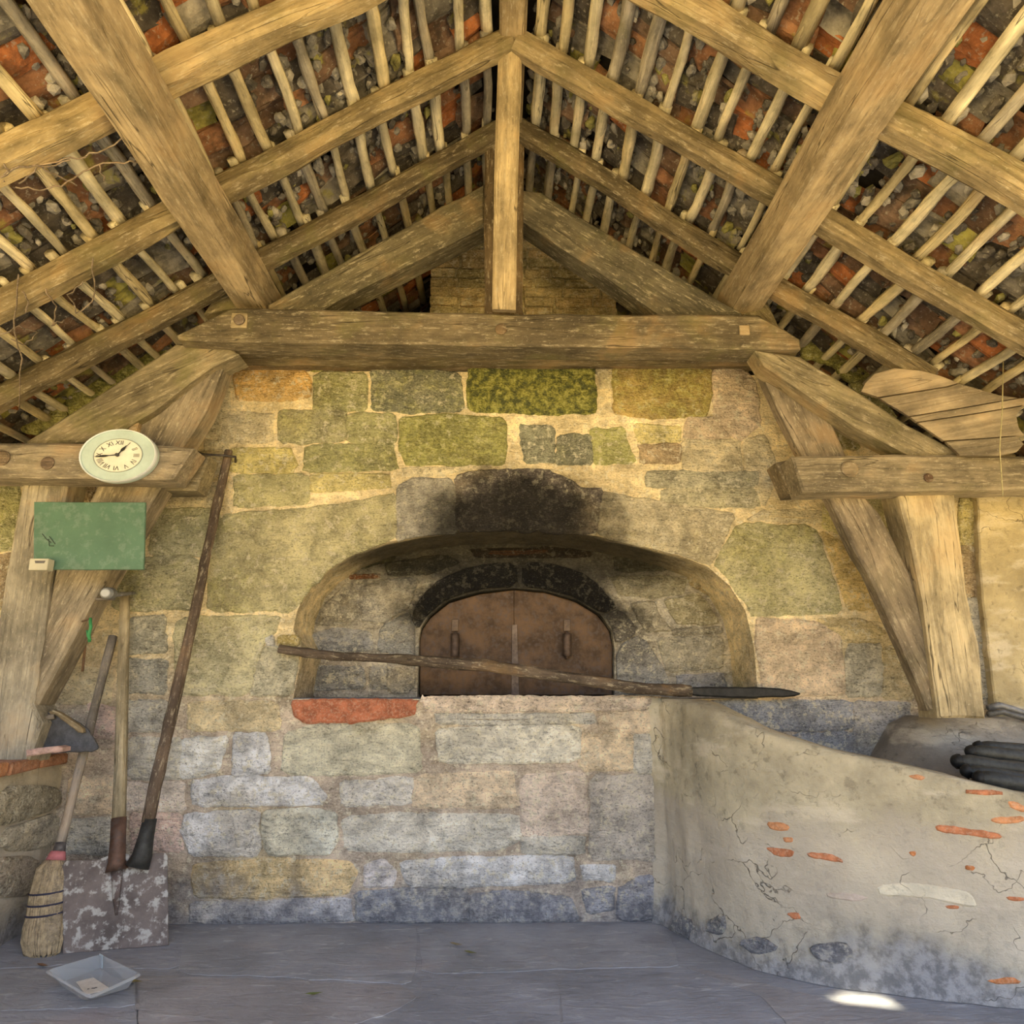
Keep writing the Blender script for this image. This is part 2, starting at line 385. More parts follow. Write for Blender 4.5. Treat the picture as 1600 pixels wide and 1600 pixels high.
BLADE = mat_plain('shovel_steel', .6, .1, .35, 6, (.46, .45, .42), .85)
SAND = mat_plain('sandy_ground', .95, 0, .2, 2)
LIGHT_STOP = mat_plain('light_stop', .95, 0, .4, 8)  # near-black surface of the added sheets that stop light
t = NT('clear_plastic'); tr = t.n('ShaderNodeBsdfTransparent'); mx = t.n('ShaderNodeMixShader'); mx.inputs[0].default_value = .38
t.b.inputs['Base Color'].default_value = (.62, .66, .70, 1); t.b.inputs['Roughness'].default_value = .15; t.b.inputs['Specular IOR Level'].default_value = .6
t.t.links.new(tr.outputs[0], mx.inputs[1]); t.t.links.new(t.b.outputs[0], mx.inputs[2]); t.t.links.new(mx.outputs[0], t.t.nodes['Material Output'].inputs[0]); PLASTIC = t.m

# ------------------------------------------------------------------ roof geometry
RX, RZ, SL, SR = 0.05, 4.40, 0.66, 0.705
def roof_pt(side, v, y, off=0.0):
    """side -1 left, 1 right; v = distance down the slope; off = height above the rafter plane, square to it"""
    s = SL if side < 0 else SR; q = math.hypot(1, s)
    return Vector((RX + side * v / q + side * off * s / q, y, RZ - v * s / q + off / q))
def roof_frame(side):
    s = SL if side < 0 else SR; q = math.hypot(1, s)
    return Vector((0, 1, 0)), Vector((side / q, 0, -s / q)), Vector((side * s / q, 0, 1 / q))
def roof_plane(side, off=0.0): return roof_pt(side, 0, 0, off), roof_frame(side)[2]
VMAX = 4.3; Y0, Y1 = -4.7, 1.3
HOLE = None
tF = Pz(1352, 1566); nrm = roof_frame(1)[2]; p0 = roof_pt(1, 0, 0, .16)
HOLE = tF + SUN * ((p0 - tF).dot(nrm) / SUN.dot(nrm))

# opaque sheet added above the tiles to stop light = the ceiling object
bm = bmesh.new()
for side in (-1, 1):
    ys = [Y0 + (Y1 - Y0) * i / 120 for i in range(121)]; vvs = [-.16 + (VMAX + .16) * i / 90 for i in range(91)]
    g = {}
    for i, yy in enumerate(ys):
        for j, v in enumerate(vvs): g[i, j] = bm.verts.new(roof_pt(side, v, yy, .215))
    for i in range(120):
        for j in range(90):
            q = (g[i, j], g[i + 1, j], g[i + 1, j + 1], g[i, j + 1]); c = sum((x.co for x in q), Vector()) / 4
            if side > 0 and (c - HOLE).length < .2 and ((c.y - HOLE.y) / .062) ** 2 + ((c - HOLE).dot(roof_frame(1)[1]) / .10) ** 2 < 1: continue
            bm.faces.new(q)
bmesh.ops.remove_doubles(bm, verts=bm.verts, dist=.001)
ceiling = bmobj('ceiling', bm, LIGHT_STOP, None, (.035, .028, .02)); ceiling['kind'] = 'structure'

# rafters, ridge, purlins
WC = [(.40, .31, .155), (.42, .32, .16), (.39, .30, .16), (.43, .33, .175)]
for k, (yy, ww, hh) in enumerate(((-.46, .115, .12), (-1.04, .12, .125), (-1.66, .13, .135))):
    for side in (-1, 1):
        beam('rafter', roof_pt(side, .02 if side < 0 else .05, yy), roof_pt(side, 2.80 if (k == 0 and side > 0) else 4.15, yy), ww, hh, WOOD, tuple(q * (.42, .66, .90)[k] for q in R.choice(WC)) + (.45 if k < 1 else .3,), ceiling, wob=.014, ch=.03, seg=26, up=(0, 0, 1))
beam('ridge_beam', (RX, -3.2, RZ + .02), (RX, .9, RZ + .02), .135, .13, WOOD, (.36, .27, .14, .2), ceiling)
def purlin(a, b, roll):
    A = P(a[0], a[1], -.50); B = A + Vector((0, -2.6, 0)); d = P(b[0], b[1], -.5) - A
    beam('purlin', A + Vector((0, .28, 0)), A + Vector((R.uniform(-.01, .01), -2.5, 0)), .20, .20, WOOD, (.37, .285, .165, .08), ceiling, roll=roll, ch=.02, wob=.006, seg=16)
purlin((384, 438), (0, 0), math.radians(-12)); purlin((1176, 440), (0, 0), math.radians(12))

# battens: one pole per bay and row
BAYS = ((.95, -.46), (-.46, -1.04), (-1.04, -1.66), (-1.66, -2.9))
ROWS = 27; DV = .158
def inframe(v, m=60):
    x, y, f = proj(v); return f > .1 and -m < x < 1600 + m and -m < y < 1600 + m
for side in (-1, 1):
    for b, (ya, yb) in enumerate(BAYS):
        for r in range(ROWS):
            v = .10 + r * DV + R.uniform(-.022, .022); v2 = v + R.uniform(-.03, .03)
            A = roof_pt(side, v, ya + .03, .088 + R.uniform(-.006, .006)); B = roof_pt(side, v2, yb - .03, .088 + R.uniform(-.006, .006))
            vis = [q for q in (A, lerp(A, B, .25), lerp(A, B, .5), lerp(A, B, .75), B) if inframe(q)]
            if not vis or (b == 0 and r % 1): continue
            rad = R.uniform(.023, .034); n = 8
            ww = R.random()
            c = (.74, .65, .42) if ww < .55 else ((.66, .55, .31) if ww < .8 else (.44, .39, .29))
            pts = line(A, B, n, .016)
            tube('batten', pts, [rad * (1 + .14 * noise.noise((i, r * 3.1, b * 7 + side))) for i in range(n + 1)], POLE, c + (.35 if R.random() < .3 else .0,), ceiling, n=7, wob=.25, flat=.75, local=True)

# roof tiles: shared meshes, the nearest 300 as parts, the rest joined
PAL = [tuple(v * .86 for v in q) for q in [(.085, .072, .058), (.12, .10, .075), (.19, .17, .135), (.15, .09, .055), (.27, .13, .065), (.43, .155, .055), (.40, .20, .10), (.30, .27, .21), (.34, .31, .08), (.22, .14, .09)]]
PW = [14, 14, 12, 11, 10, 8, 5, 9, 4, 10]
def tile_mesh(k):
    bm = bmesh.new(); nx, nv = 4, 2; g = {}
    rr = random.Random(100 + k)
    for lay in (0, 1):
        for i in range(nx + 1):
            for j in range(nv + 1):
                x = (i / nx - .5); y = (j / nv - .5)
                e = .05 if i in (0, nx) or j in (0, nv) else .02
                arch = (.016 if k % 3 else .034) * (4 * x * x - 1) * (-1 if k % 2 else 1)
                g[lay, i, j] = bm.verts.new((x + rr.uniform(-e, e) * .8, y + rr.uniform(-e, e), arch + (lay - .5) * .018 + rr.uniform(-.002, .002)))
    for lay in (0, 1):
        for i in range(nx):
            for j in range(nv): bm.faces.new((g[lay, i, j], g[lay, i + 1, j], g[lay, i + 1, j + 1], g[lay, i, j + 1]))
    rim = [(i, 0) for i in range(nx + 1)] + [(nx, j) for j in range(1, nv + 1)] + [(i, nv) for i in range(nx - 1, -1, -1)] + [(0, j) for j in range(nv - 1, 0, -1)]
    for q in range(len(rim)):
        a, b = rim[q], rim[(q + 1) % len(rim)]; bm.faces.new((g[0, a[0], a[1]], g[0, b[0], b[1]], g[1, b[0], b[1]], g[1, a[0], a[1]]))
    bmesh.ops.recalc_face_normals(bm, faces=bm.faces)
    me = bpy.data.meshes.new('roof_tile'); bm.to_mesh(me); bm.free(); me.materials.append(TILE); return me
TM = [tile_mesh(k) for k in range(8)]
tiles = []
for side in (-1, 1):
    U, V, N = roof_frame(side)
    for r in range(ROWS):
        y = Y0 + R.uniform(0, .1)
        while y < Y1:
            wu = R.uniform(.085, .155); c = roof_pt(side, .10 + (r + .5) * DV + R.uniform(-.015, .015), y + wu / 2, .150 + R.uniform(-.012, .012))
            y += wu + R.uniform(.0, .008)
            if side > 0 and (c - HOLE).length < .165: continue
            if R.random() < .015: continue
            M = Matrix((U, V, N)).transposed().to_4x4()
            M = M @ Matrix.Rotation(R.gauss(0, .10), 4, 'Z') @ Matrix.Rotation(R.gauss(-.10, .06), 4, 'X') @ Matrix.Rotation(R.gauss(0, .09), 4, 'Y') @ Matrix.Diagonal((wu * 1.06, .19 * R.uniform(.9, 1.15), 1, 1))
            M.translation = c
            x_, y_, f_ = proj(c)
            seen = -30 < x_ < 1630 and -30 < y_ < 760 and c.y < .1
            tiles.append((0 if seen else 1, -wu * .19 / (f_ * f_ + .01) if f_ > 0 else 0, M, R.choices(PAL, PW)[0], R.randrange(8)))
tiles.sort(key=lambda q: (q[0], q[1]))
for s_, _, M, c, k in tiles[:300]:
    o = bpy.data.objects.new('roof_tile', TM[k]); COL.objects.link(o); attach(o, ceiling, M); setcol(o, c)
def joined(name, items, mat, parent, kind='stuff'):
    """items: (mesh verts, faces, matrix, colour)"""
    V, Fc, C = [], [], []
    for vs_, fs, M, c in items:
        b = len(V); V += [M @ v for v in vs_]; Fc += [tuple(b + i for i in f) for f in fs]; C += [tuple(c) + (1.0,)] * len(vs_)
    me = bpy.data.meshes.new(name); me.from_pydata([tuple(v) for v in V], [], Fc)
    a = me.color_attributes.new('Col', 'FLOAT_COLOR', 'POINT'); a.data.foreach_set('color', [q for c in C for q in c])
    me.materials.append(mat); o = bpy.data.objects.new(name, me); COL.objects.link(o); attach(o, parent); o['kind'] = kind
    return o
TG = [([v.co.copy() for v in m.vertices], [tuple(p.vertices) for p in m.polygons]) for m in TM]
joined('roof_tile', [(TG[k][0], TG[k][1], M, c) for s_, _, M, c, k in tiles[300:]], TILE_A, ceiling)
# lumps of bedding mortar and stone chips between the tiles
LB = []
for k in range(6):
    bm = bmesh.new(); bmesh.ops.create_icosphere(bm, subdivisions=2 if k < 2 else 1, radius=1)
    for v in bm.verts: v.co *= 1 + .55 * noise.noise(v.co * 1.6 + Vector((k * 9, 0, 0)))
    LB.append(([v.co.copy() for v in bm.verts], [tuple(x.index for x in f.verts) for f in bm.faces])); bm.free()
items = []
for side in (-1, 1):
    U, V, N = roof_frame(side)
    for i in range(2600):
        y = R.uniform(-2.4, .3); r = R.randrange(ROWS); v = .10 + r * DV + R.uniform(.02, .06) * R.choice((-1, 1))
        c = roof_pt(side, v, y, .125 + R.uniform(-.012, .012))
        if not inframe(c, 20) or noise.noise((v * 1.6, y * 1.6, side * 5)) < -.12: continue
        s = R.uniform(.010, .028)
        M = Matrix((U, V, N)).transposed().to_4x4() @ Matrix.Rotation(R.uniform(-.5, .5), 4, 'Z') @ Matrix.Diagonal((s * R.uniform(.9, 2.1), s, s * .9, 1)); M.translation = c
        q = R.random(); col = (.25, .23, .19) if q < .4 else ((.12, .105, .085) if q < .78 else ((.28, .26, .08) if q < .86 else (.42, .38, .30)))
        items.append((*LB[R.randrange(6)], M, col))
joined('mortar_lump', items, TILE_A, ceiling)
# ------------------------------------------------------------------ back wall with its oven arch
ARCH = [(458, 1091), (466, 1050), (474, 1018), (470, 1010), (458, 985), (464, 955), (480, 920), (505, 893), (545, 868), (600, 848), (660, 836), (715, 829), (800, 827), (870, 830), (930, 837), (1000, 852), (1060, 868), (1105, 885), (1140, 915), (1165, 955), (1178, 1010), (1185, 1091)]
HEARTH = P(800, 1092).z
arch_w = [P(*q) for q in ARCH]; arch_w[0].z = arch_w[-1].z = HEARTH
def roof_z(x): return RZ - (SL * (RX - x) if x < RX else SR * (x - RX))
xs = [-3.75 + i * .25 for i in range(31)]
top = [(x, min(3.02, roof_z(x) - .10) + .03 * noise.noise((x * 3, 1, 0))) for x in xs]
def wall_with_hole(name, outer, hole, Y, depth, mat, color, parent=None):
    """plate in the plane y=Y with a hole, and the reveal of the hole going back by depth"""
    bm = bmesh.new(); allp = [Vector((x, z, 0)) for x, z in outer]; hp = [Vector((x, z, 0)) for x, z in hole]
    vv = [bm.verts.new((p.x, Y, p.y)) for p in allp + hp]
    for tri in tessellate_polygon([allp, hp]):
        try: bm.faces.new([vv[i] for i in tri])
        except ValueError: pass
    b = [bm.verts.new((p.x, Y + depth, p.y)) for p in hp]; k = len(allp)
    for i in range(len(hp)):
        j = (i + 1) % len(hp); bm.faces.new((vv[k + i], vv[k + j], b[j], b[i]))
    o_ = [bm.verts.new((p.x, Y + depth, p.y)) for p in allp]
    for i in range(k):
        j = (i + 1) % k; bm.faces.new((vv[i], vv[j], o_[j], o_[i]))
    return bmobj(name, bm, mat, parent, color)
outer = [(-3.75, -.02)] + [(3.75, -.02)] + [(x, z) for x, z in reversed(top)]
wall = wall_with_hole('wall_back', outer, [(v.x, v.z) for v in arch_w], 0.0, .42, MORTAR, (.74, .61, .36, .10)); wall['kind'] = 'structure'

OCH = (.50, .33, .13); PALE = (.52, .45, .29); YEL = (.48, .42, .19); GRN = (.30, .29, .145); DGR = (.20, .20, .14); GREY = (.36, .345, .30); WHT = (.60, .58, .53); PCH = (.50, .40, .28); BLU = (.17, .18, .205); BRN = (.33, .25, .15); DRK = (.10, .085, .07); PINK = (.44, .33, .28)
def rough(px, step, amp):
    px = resample(chaikin(px, 1, .09), step); s = R.uniform(0, 99); cx_, cy_ = sum(q[0] for q in px) / len(px), sum(q[1] for q in px) / len(px); out = []
    for x, y in px:
        d = Vector((x - cx_, y - cy_)).normalized(); k = amp * (1.2 * noise.noise((x * .035, y * .035, s)) + .8 * noise.noise((x * .12, y * .12, s)))
        out.append((x + d.x * k, y + d.y * k))
    return out
ST = [  # outline, colour, moss
 ([(365, 585), (400, 574), (470, 578), (484, 592), (480, 618), (440, 625), (372, 624)], (.56, .36, .13), .1),
 ([(462, 559), (522, 557), (520, 572), (496, 578), (470, 574)], (.40, .36, .08), .6),
 (rect(492, 584, 571, 641), GRN, .4), ([(582, 580), (650, 576), (718, 586), (722, 640), (640, 643), (582, 640)], DGR, .55),
 ([(558, 563), (650, 562), (640, 574), (575, 575)], OCH, 0), ([(735, 572), (850, 570), (925, 577), (929, 612), (925, 645), (830, 646), (733, 640)], (.13, .145, .05), 1.0),
 ([(933, 575), (957, 576), (955, 604), (940, 607)], PALE, .2), ([(962, 574), (1040, 570), (1108, 576), (1106, 648), (1030, 653), (958, 644)], (.46, .33, .12), .6),
 ([(1116, 574), (1150, 574), (1178, 600), (1186, 660), (1150, 690), (1118, 652)], PCH, .2), ([(310, 590), (352, 590), (358, 640), (340, 682), (312, 680)], PALE, .2),
 (rect(322, 690, 356, 740), PALE, .1), (rect(345, 646, 424, 690), PALE, .15), (rect(438, 643, 537, 690), (.33, .31, .18), .4), (rect(546, 648, 616, 690), GRN, .35),
 ([(628, 655), (700, 650), (788, 657), (790, 700), (785, 725), (640, 726), (626, 700)], (.35, .34, .13), .55), ([(812, 664), (862, 668), (866, 722), (822, 722)], DGR, .2),
 ([(874, 682), (920, 680), (924, 724), (872, 724)], DGR, .3), ([(926, 672), (972, 668), (992, 722), (928, 724)], (.38, .37, .15), .5), ([(992, 664), (1062, 668), (1060, 692), (1000, 692)], YEL, .1),
 ([(1000, 697), (1060, 695), (1058, 722), (1006, 722)], BRN, .1), ([(1066, 690), (1150, 688), (1160, 740), (1075, 740)], PALE, .1), ([(480, 698), (612, 694), (620, 732), (475, 736)], (.34, .33, .17), .5),
 ([(358, 704), (450, 702), (462, 722), (452, 738), (362, 736)], (.52, .45, .18), .25), ([(628, 732), (720, 731), (768, 728), (690, 742), (632, 743)], PALE, .05), (rect(1012, 738, 1180, 760), (.32, .30, .21), .2),
 (rect(1035, 764, 1185, 792), (.36, .33, .22), .25), ([(1075, 652), (1118, 656), (1140, 684), (1070, 684)], PCH, 0), ([(1164, 690), (1192, 680), (1215, 740), (1190, 790), (1166, 740)], PALE, .1),
 ([(368, 744), (478, 742), (482, 786), (368, 792)], (.42, .39, .21), .35), ([(490, 742), (604, 742), (606, 760), (488, 768)], YEL, .3),
 # arch ring
 ([(712, 744), (760, 736), (850, 737), (888, 752), (908, 764), (939, 766), (930, 834), (800, 826), (716, 828)], (.17, .145, .125), 0),
 ([(622, 760), (650, 748), (700, 750), (708, 764), (711, 829), (660, 835), (622, 843)], (.34, .32, .27), .1),
 ([(346, 806), (420, 800), (480, 796), (560, 784), (616, 772), (618, 843), (545, 866), (505, 890), (480, 917), (466, 954), (325, 954), (330, 890)], (.42, .385, .225), .40),
 ([(944, 770), (990, 778), (1060, 790), (1148, 806), (1108, 882), (1060, 865), (1000, 849), (936, 834)], (.43, .38, .26), .12),
 ([(1156, 818), (1272, 822), (1292, 880), (1318, 958), (1180, 960), (1170, 948), (1146, 912), (1116, 884)], (.41, .38, .215), .42),
 ([(1192, 798), (1280, 800), (1282, 816), (1165, 812)], PALE, .1),
 ([(276, 966), (436, 964), (430, 990), (414, 1002), (384, 1085), (276, 1084)], (.42, .39, .24), .3), ([(418, 1012), (448, 1014), (466, 1030), (452, 1085), (390, 1086)], (.44, .41, .29), .15),
 ([(1186, 968), (1270, 972), (1312, 990), (1318, 1086), (1194, 1086), (1182, 1010)], PCH, .1), ([(1278, 970), (1340, 968), (1378, 985), (1372, 1004), (1318, 1000)], (.52, .42, .22), .05),
 (rect(1324, 1008, 1374, 1086), (.40, .37, .28), .1), (rect(1382, 1012, 1425, 1092), (.44, .37, .22), .15),
 ([(1284, 830), (1330, 860), (1362, 925), (1372, 950), (1328, 952), (1302, 880)], (.55, .42, .18), .05), ([(1290, 790), (1320, 840), (1288, 822)], YEL, .2),
 # wall between the tools
 (rect(236, 796, 340, 866), (.37, .35, .21), .35), (rect(180, 872, 308, 952), (.33, .315, .20), .4), ([(205, 968), (256, 962), (260, 1018), (200, 1020)], (.34, .32, .24), .1), (rect(190, 1032, 257, 1082), (.31, .30, .25), .1),
 ([(96, 1050), (140, 1040), (178, 1060), (170, 1100), (90, 1098)], PALE, .1), (rect(196, 1096, 262, 1142), GREY, .05), (rect(203, 1154, 284, 1216), GREY, 0), ([(112, 1216), (180, 1212), (182, 1268), (104, 1272)], PCH, 0),
 (rect(192, 1224, 286, 1266), (.48, .42, .36), 0), (rect(206, 1272, 282, 1330), PINK, 0), (rect(100, 1280, 176, 1332), GREY, 0), ([(140, 1100), (180, 1105), (176, 1150), (150, 1150)], PINK, 0),
 ([(250, 756), (345, 756), (340, 790), (236, 790)], PALE, .1), ([(300, 712), (350, 704), (352, 748), (310, 752)], (.50, .40, .2), .1),
 # lower wall
 (rect(296, 1098, 434, 1140), (.48, .40, .24), .05), ([(460, 1095), (650, 1095), (645, 1116), (560, 1126), (480, 1128), (463, 1116)], (.36, .125, .065), 0),
 ([(658, 1091), (800, 1089), (1031, 1090), (1030, 1104), (900, 1111), (670, 1112)], (.44, .36, .28), 0), ([(680, 1116), (925, 1116), (930, 1128), (760, 1132), (684, 1128)], GREY, 0), ([(936, 1116), (1026, 1112), (1026, 1142), (938, 1142)], PCH, 0),
 ([(450, 1146), (500, 1134), (652, 1132), (656, 1204), (560, 1210), (440, 1206)], (.40, .38, .28), .12), ([(368, 1148), (416, 1148), (421, 1206), (366, 1212)], WHT, 0), ([(286, 1156), (356, 1152), (340, 1206), (286, 1214)], (.50, .49, .46), 0),
 ([(684, 1142), (780, 1136), (902, 1136), (904, 1188), (690, 1192)], (.50, .47, .39), 0), (rect(908, 1148, 986, 1202), (.52, .40, .27), 0), (rect(992, 1150, 1028, 1206), GREY, 0),
 ([(302, 1222), (360, 1214), (480, 1216), (510, 1240), (500, 1256), (304, 1258)], WHT, 0), ([(532, 1222), (640, 1214), (642, 1256), (536, 1260)], (.46, .44, .40), 0), ([(648, 1212), (800, 1204), (810, 1262), (646, 1262)], PCH, 0),
 ([(292, 1272), (400, 1268), (406, 1318), (398, 1336), (300, 1334), (288, 1305)], (.55, .55, .50), 0), ([(416, 1270), (470, 1264), (522, 1272), (526, 1310), (510, 1332), (424, 1334), (412, 1300)], (.60, .54, .42), 0),
 ([(538, 1278), (640, 1272), (808, 1274), (812, 1310), (780, 1326), (640, 1330), (540, 1326)], (.48, .46, .40), 0), ([(818, 1212), (912, 1206), (918, 1304), (816, 1306)], (.48, .40, .33), 0), ([(926, 1214), (1028, 1212), (1036, 1345), (924, 1340)], (.38, .345, .30), 0),
 ([(304, 1352), (420, 1344), (545, 1346), (556, 1366), (540, 1396), (400, 1402), (306, 1400)], (.48, .36, .18), 0), ([(574, 1352), (600, 1344), (616, 1360), (612, 1384), (570, 1386)], (.46, .43, .42), 0),
 ([(628, 1348), (720, 1340), (892, 1338), (894, 1376), (720, 1386), (640, 1384)], (.54, .54, .50), 0), ([(816, 1310), (912, 1308), (908, 1332), (818, 1332)], GREY, 0), (rect(912, 1354, 958, 1374), WHT, 0),
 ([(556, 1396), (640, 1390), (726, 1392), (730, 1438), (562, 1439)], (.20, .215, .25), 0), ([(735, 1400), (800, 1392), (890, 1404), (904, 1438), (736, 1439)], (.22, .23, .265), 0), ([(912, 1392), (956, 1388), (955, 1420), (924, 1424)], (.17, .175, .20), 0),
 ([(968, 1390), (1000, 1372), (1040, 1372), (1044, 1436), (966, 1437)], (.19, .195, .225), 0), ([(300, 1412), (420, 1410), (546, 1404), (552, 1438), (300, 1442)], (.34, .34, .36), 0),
 # right, behind the curved wall
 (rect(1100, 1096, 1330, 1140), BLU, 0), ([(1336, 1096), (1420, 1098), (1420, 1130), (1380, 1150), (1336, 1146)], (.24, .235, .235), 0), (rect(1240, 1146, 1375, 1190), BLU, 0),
 # upper corners above the hammer beams
 ([(104, 598), (200, 552), (262, 530), (268, 560), (160, 622), (112, 650)], (.28, .27, .10), .7), ([(200, 520), (268, 512), (266, 528), (208, 545)], (.42, .38, .16), .4), ([(34, 624), (90, 612), (104, 650), (60, 676), (36, 672)], (.36, .34, .13), .6), ([(80, 606), (150, 604), (146, 616), (90, 620)], PALE, .2),
 ([(1252, 530), (1300, 528), (1312, 550), (1296, 568), (1258, 556)], (.34, .31, .11), .6), ([(1312, 552), (1350, 558), (1358, 590), (1330, 600), (1300, 570)], (.28, .26, .10), .6), ([(1328, 602), (1352, 596), (1400, 650), (1370, 650)], (.25, .23, .10), .4), ([(1250, 640), (1320, 650), (1340, 700), (1270, 700)], (.25, .22, .10), .3),
 # right of the post
 (rect(1500, 780, 1526, 850), YEL, .2), ([(1502, 856), (1530, 856), (1534, 930), (1508, 930)], BRN, .1), (rect(1512, 936, 1538, 1010), GREY, .1), (rect(1518, 1016, 1546, 1090), GREY, .1), ([(1290, 775), (1400, 775), (1400, 860), (1380, 850)], (.3, .27, .15), .2),
 # far left
 (rect(0, 760, 30, 860), GRN, .4), (rect(0, 868, 20, 960), BRN, .2), ([(120, 760), (150, 756), (140, 782), (120, 782)], BRN, .2),
]
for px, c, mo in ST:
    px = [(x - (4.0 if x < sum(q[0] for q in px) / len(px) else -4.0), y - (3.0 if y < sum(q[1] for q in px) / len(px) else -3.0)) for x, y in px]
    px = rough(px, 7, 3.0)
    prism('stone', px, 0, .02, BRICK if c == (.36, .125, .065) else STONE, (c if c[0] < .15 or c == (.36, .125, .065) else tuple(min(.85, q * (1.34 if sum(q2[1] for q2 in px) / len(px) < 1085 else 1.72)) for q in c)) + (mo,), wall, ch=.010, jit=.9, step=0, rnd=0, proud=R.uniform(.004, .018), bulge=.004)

# inside of the niche: rear wall, its stones, the oven mouth and its blackened ring
DY = .42
DOOR = [(652, 1086), (654, 1000), (657, 982), (670, 962), (700, 938), (750, 924), (803, 919), (850, 923), (900, 937), (938, 960), (956, 985), (960, 1010), (960, 1086)]
dw = [P(*q, DY) for q in DOOR]; dw[0].z = dw[-1].z = HEARTH - .01
nic = wall_with_hole('niche_wall', [(-1.6, HEARTH - .05), (1.75, HEARTH - .05), (1.75, 2.3), (-1.6, 2.3)], [(v.x, v.z) for v in dw], DY, .22, MORTAR, (.40, .36, .28, 0), wall)
NS = [([(486, 990), (520, 980), (580, 985), (584, 1018), (486, 1020)], (.44, .43, .40), 0), ([(486, 1040), (570, 1040), (572, 1076), (486, 1080)], (.36, .36, .35), 0), (rect(578, 1040, 648, 1078), (.34, .33, .30), 0),
 ([(492, 978), (510, 940), (540, 912), (556, 920), (560, 965), (540, 980)], (.43, .39, .30), 0), ([(562, 920), (600, 905), (655, 905), (640, 950), (600, 975), (564, 970)], (.42, .39, .32), 0), ([(592, 980), (640, 955), (648, 990), (648, 1030), (590, 1020)], (.36, .35, .31), 0),
 ([(545, 898), (596, 896), (596, 904), (548, 905)], (.36, .16, .07), 0), ([(600, 880), (700, 866), (720, 880), (660, 900), (604, 900)], (.20, .18, .12), .2), ([(560, 870), (620, 858), (616, 876), (566, 890)], (.17, .16, .08), .3),
 ([(956, 870), (1040, 868), (1046, 892), (962, 894)], (.27, .25, .16), .1), ([(952, 900), (1040, 898), (1072, 905), (1068, 928), (1010, 934), (968, 930)], (.40, .36, .24), 0), ([(984, 942), (1022, 938), (1034, 965), (1050, 985), (1012, 990), (996, 970)], (.40, .36, .27), 0),
 ([(1038, 938), (1090, 924), (1108, 945), (1126, 976), (1060, 976), (1046, 956)], (.44, .39, .24), 0), ([(1046, 982), (1128, 978), (1130, 990), (1050, 994)], (.33, .30, .23), 0), ([(1024, 996), (1130, 994), (1132, 1046), (1040, 1050)], (.40, .37, .29), 0),
 ([(1054, 1054), (1132, 1050), (1136, 1076), (1058, 1078)], (.40, .40, .42), 0), ([(1074, 900), (1108, 915), (1128, 950), (1106, 930), (1080, 915)], (.42, .33, .17), 0), ([(730, 858), (860, 854), (930, 862), (920, 872), (740, 872)], (.16, .11, .06), 0),
 ([(760, 860), (800, 862), (860, 858), (858, 866), (766, 868)], (.42, .18, .06), 0)]
for px, c, mo in NS: prism('stone', rough(px, 7, 2.5), DY, .02, STONE, c + (mo,), nic, ch=.008, jit=.8, step=0, rnd=0, proud=R.uniform(.01, .02), bulge=.004)
RING = [([(652, 985), (642, 965), (660, 930), (690, 904), (740, 884), (808, 878), (808, 917), (750, 921), (698, 936), (668, 960)], (.075, .068, .06)), ([(816, 878), (870, 882), (920, 900), (966, 948), (942, 960), (902, 935), (850, 920), (816, 917)], (.07, .062, .055)),
 ([(944, 962), (968, 950), (1000, 988), (962, 1008), (958, 984)], (.22, .20, .17)), ([(963, 1010), (1002, 990), (1040, 1050), (1052, 1084), (963, 1084)], (.34, .33, .31)), ([(606, 1030), (640, 968), (650, 988), (648, 1084), (604, 1084)], (.33, .31, .27))]
for px, c in RING: prism('stone', px, DY, .03, STONE, c + (0,), nic, ch=.006, jit=.8, step=12, rnd=1, proud=.022)
# hearth slab
bm = bmesh.new(); hx0, hx1 = P(440, 1092).x, P(1200, 1092).x
box_bm(bm, Matrix.Translation(((hx0 + hx1) / 2, .315, HEARTH - .02)), hx1 - hx0, .62, .05, .002, .006)
bmobj('hearth_slab', bm, FLOOR, wall, (.15, .155, .18))
# stone ledge with a notch in the left jamb
prism('stone', rect(432, 992, 466, 1012), -.03, .06, STONE, (.50, .40, .16, .2), wall, ch=.008)
prism('stone', [(412, 1000), (426, 990), (430, 1010), (416, 1010)], -.02, .04, STONE, WHT + (0,), wall, ch=.006)
# wooden lintel lying in the wall under the tie beam
prism('lintel', [(350, 546), (1190, 548), (1186, 567), (800, 566), (360, 568)], -.10, .12, WOOD, (.20, .145, .07, .2), wall, ch=.012, axis=(1, 0, 0), rnd=0, step=60)

# plaster side wall at right and near-black sheets added to keep light out behind the truss
pw = prism('wall_right', [(1524, 690), (1800, 680), (1830, 1150), (1562, 1150), (1549, 1060), (1532, 900)], -.06, .10, PLASTER2, (.48, .40, .235, 0), None, jit=1, step=20, ch=.008, rnd=0); pw['kind'] = 'structure'
bm = bmesh.new()
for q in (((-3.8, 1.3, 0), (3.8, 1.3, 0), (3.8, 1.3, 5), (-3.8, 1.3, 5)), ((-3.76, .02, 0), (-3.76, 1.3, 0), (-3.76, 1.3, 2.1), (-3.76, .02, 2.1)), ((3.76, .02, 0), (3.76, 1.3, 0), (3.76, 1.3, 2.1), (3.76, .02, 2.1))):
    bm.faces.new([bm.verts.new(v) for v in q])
wr = bmobj('rear_closure', bm, LIGHT_STOP, None, (.05, .045, .035)); wr['kind'] = 'structure'
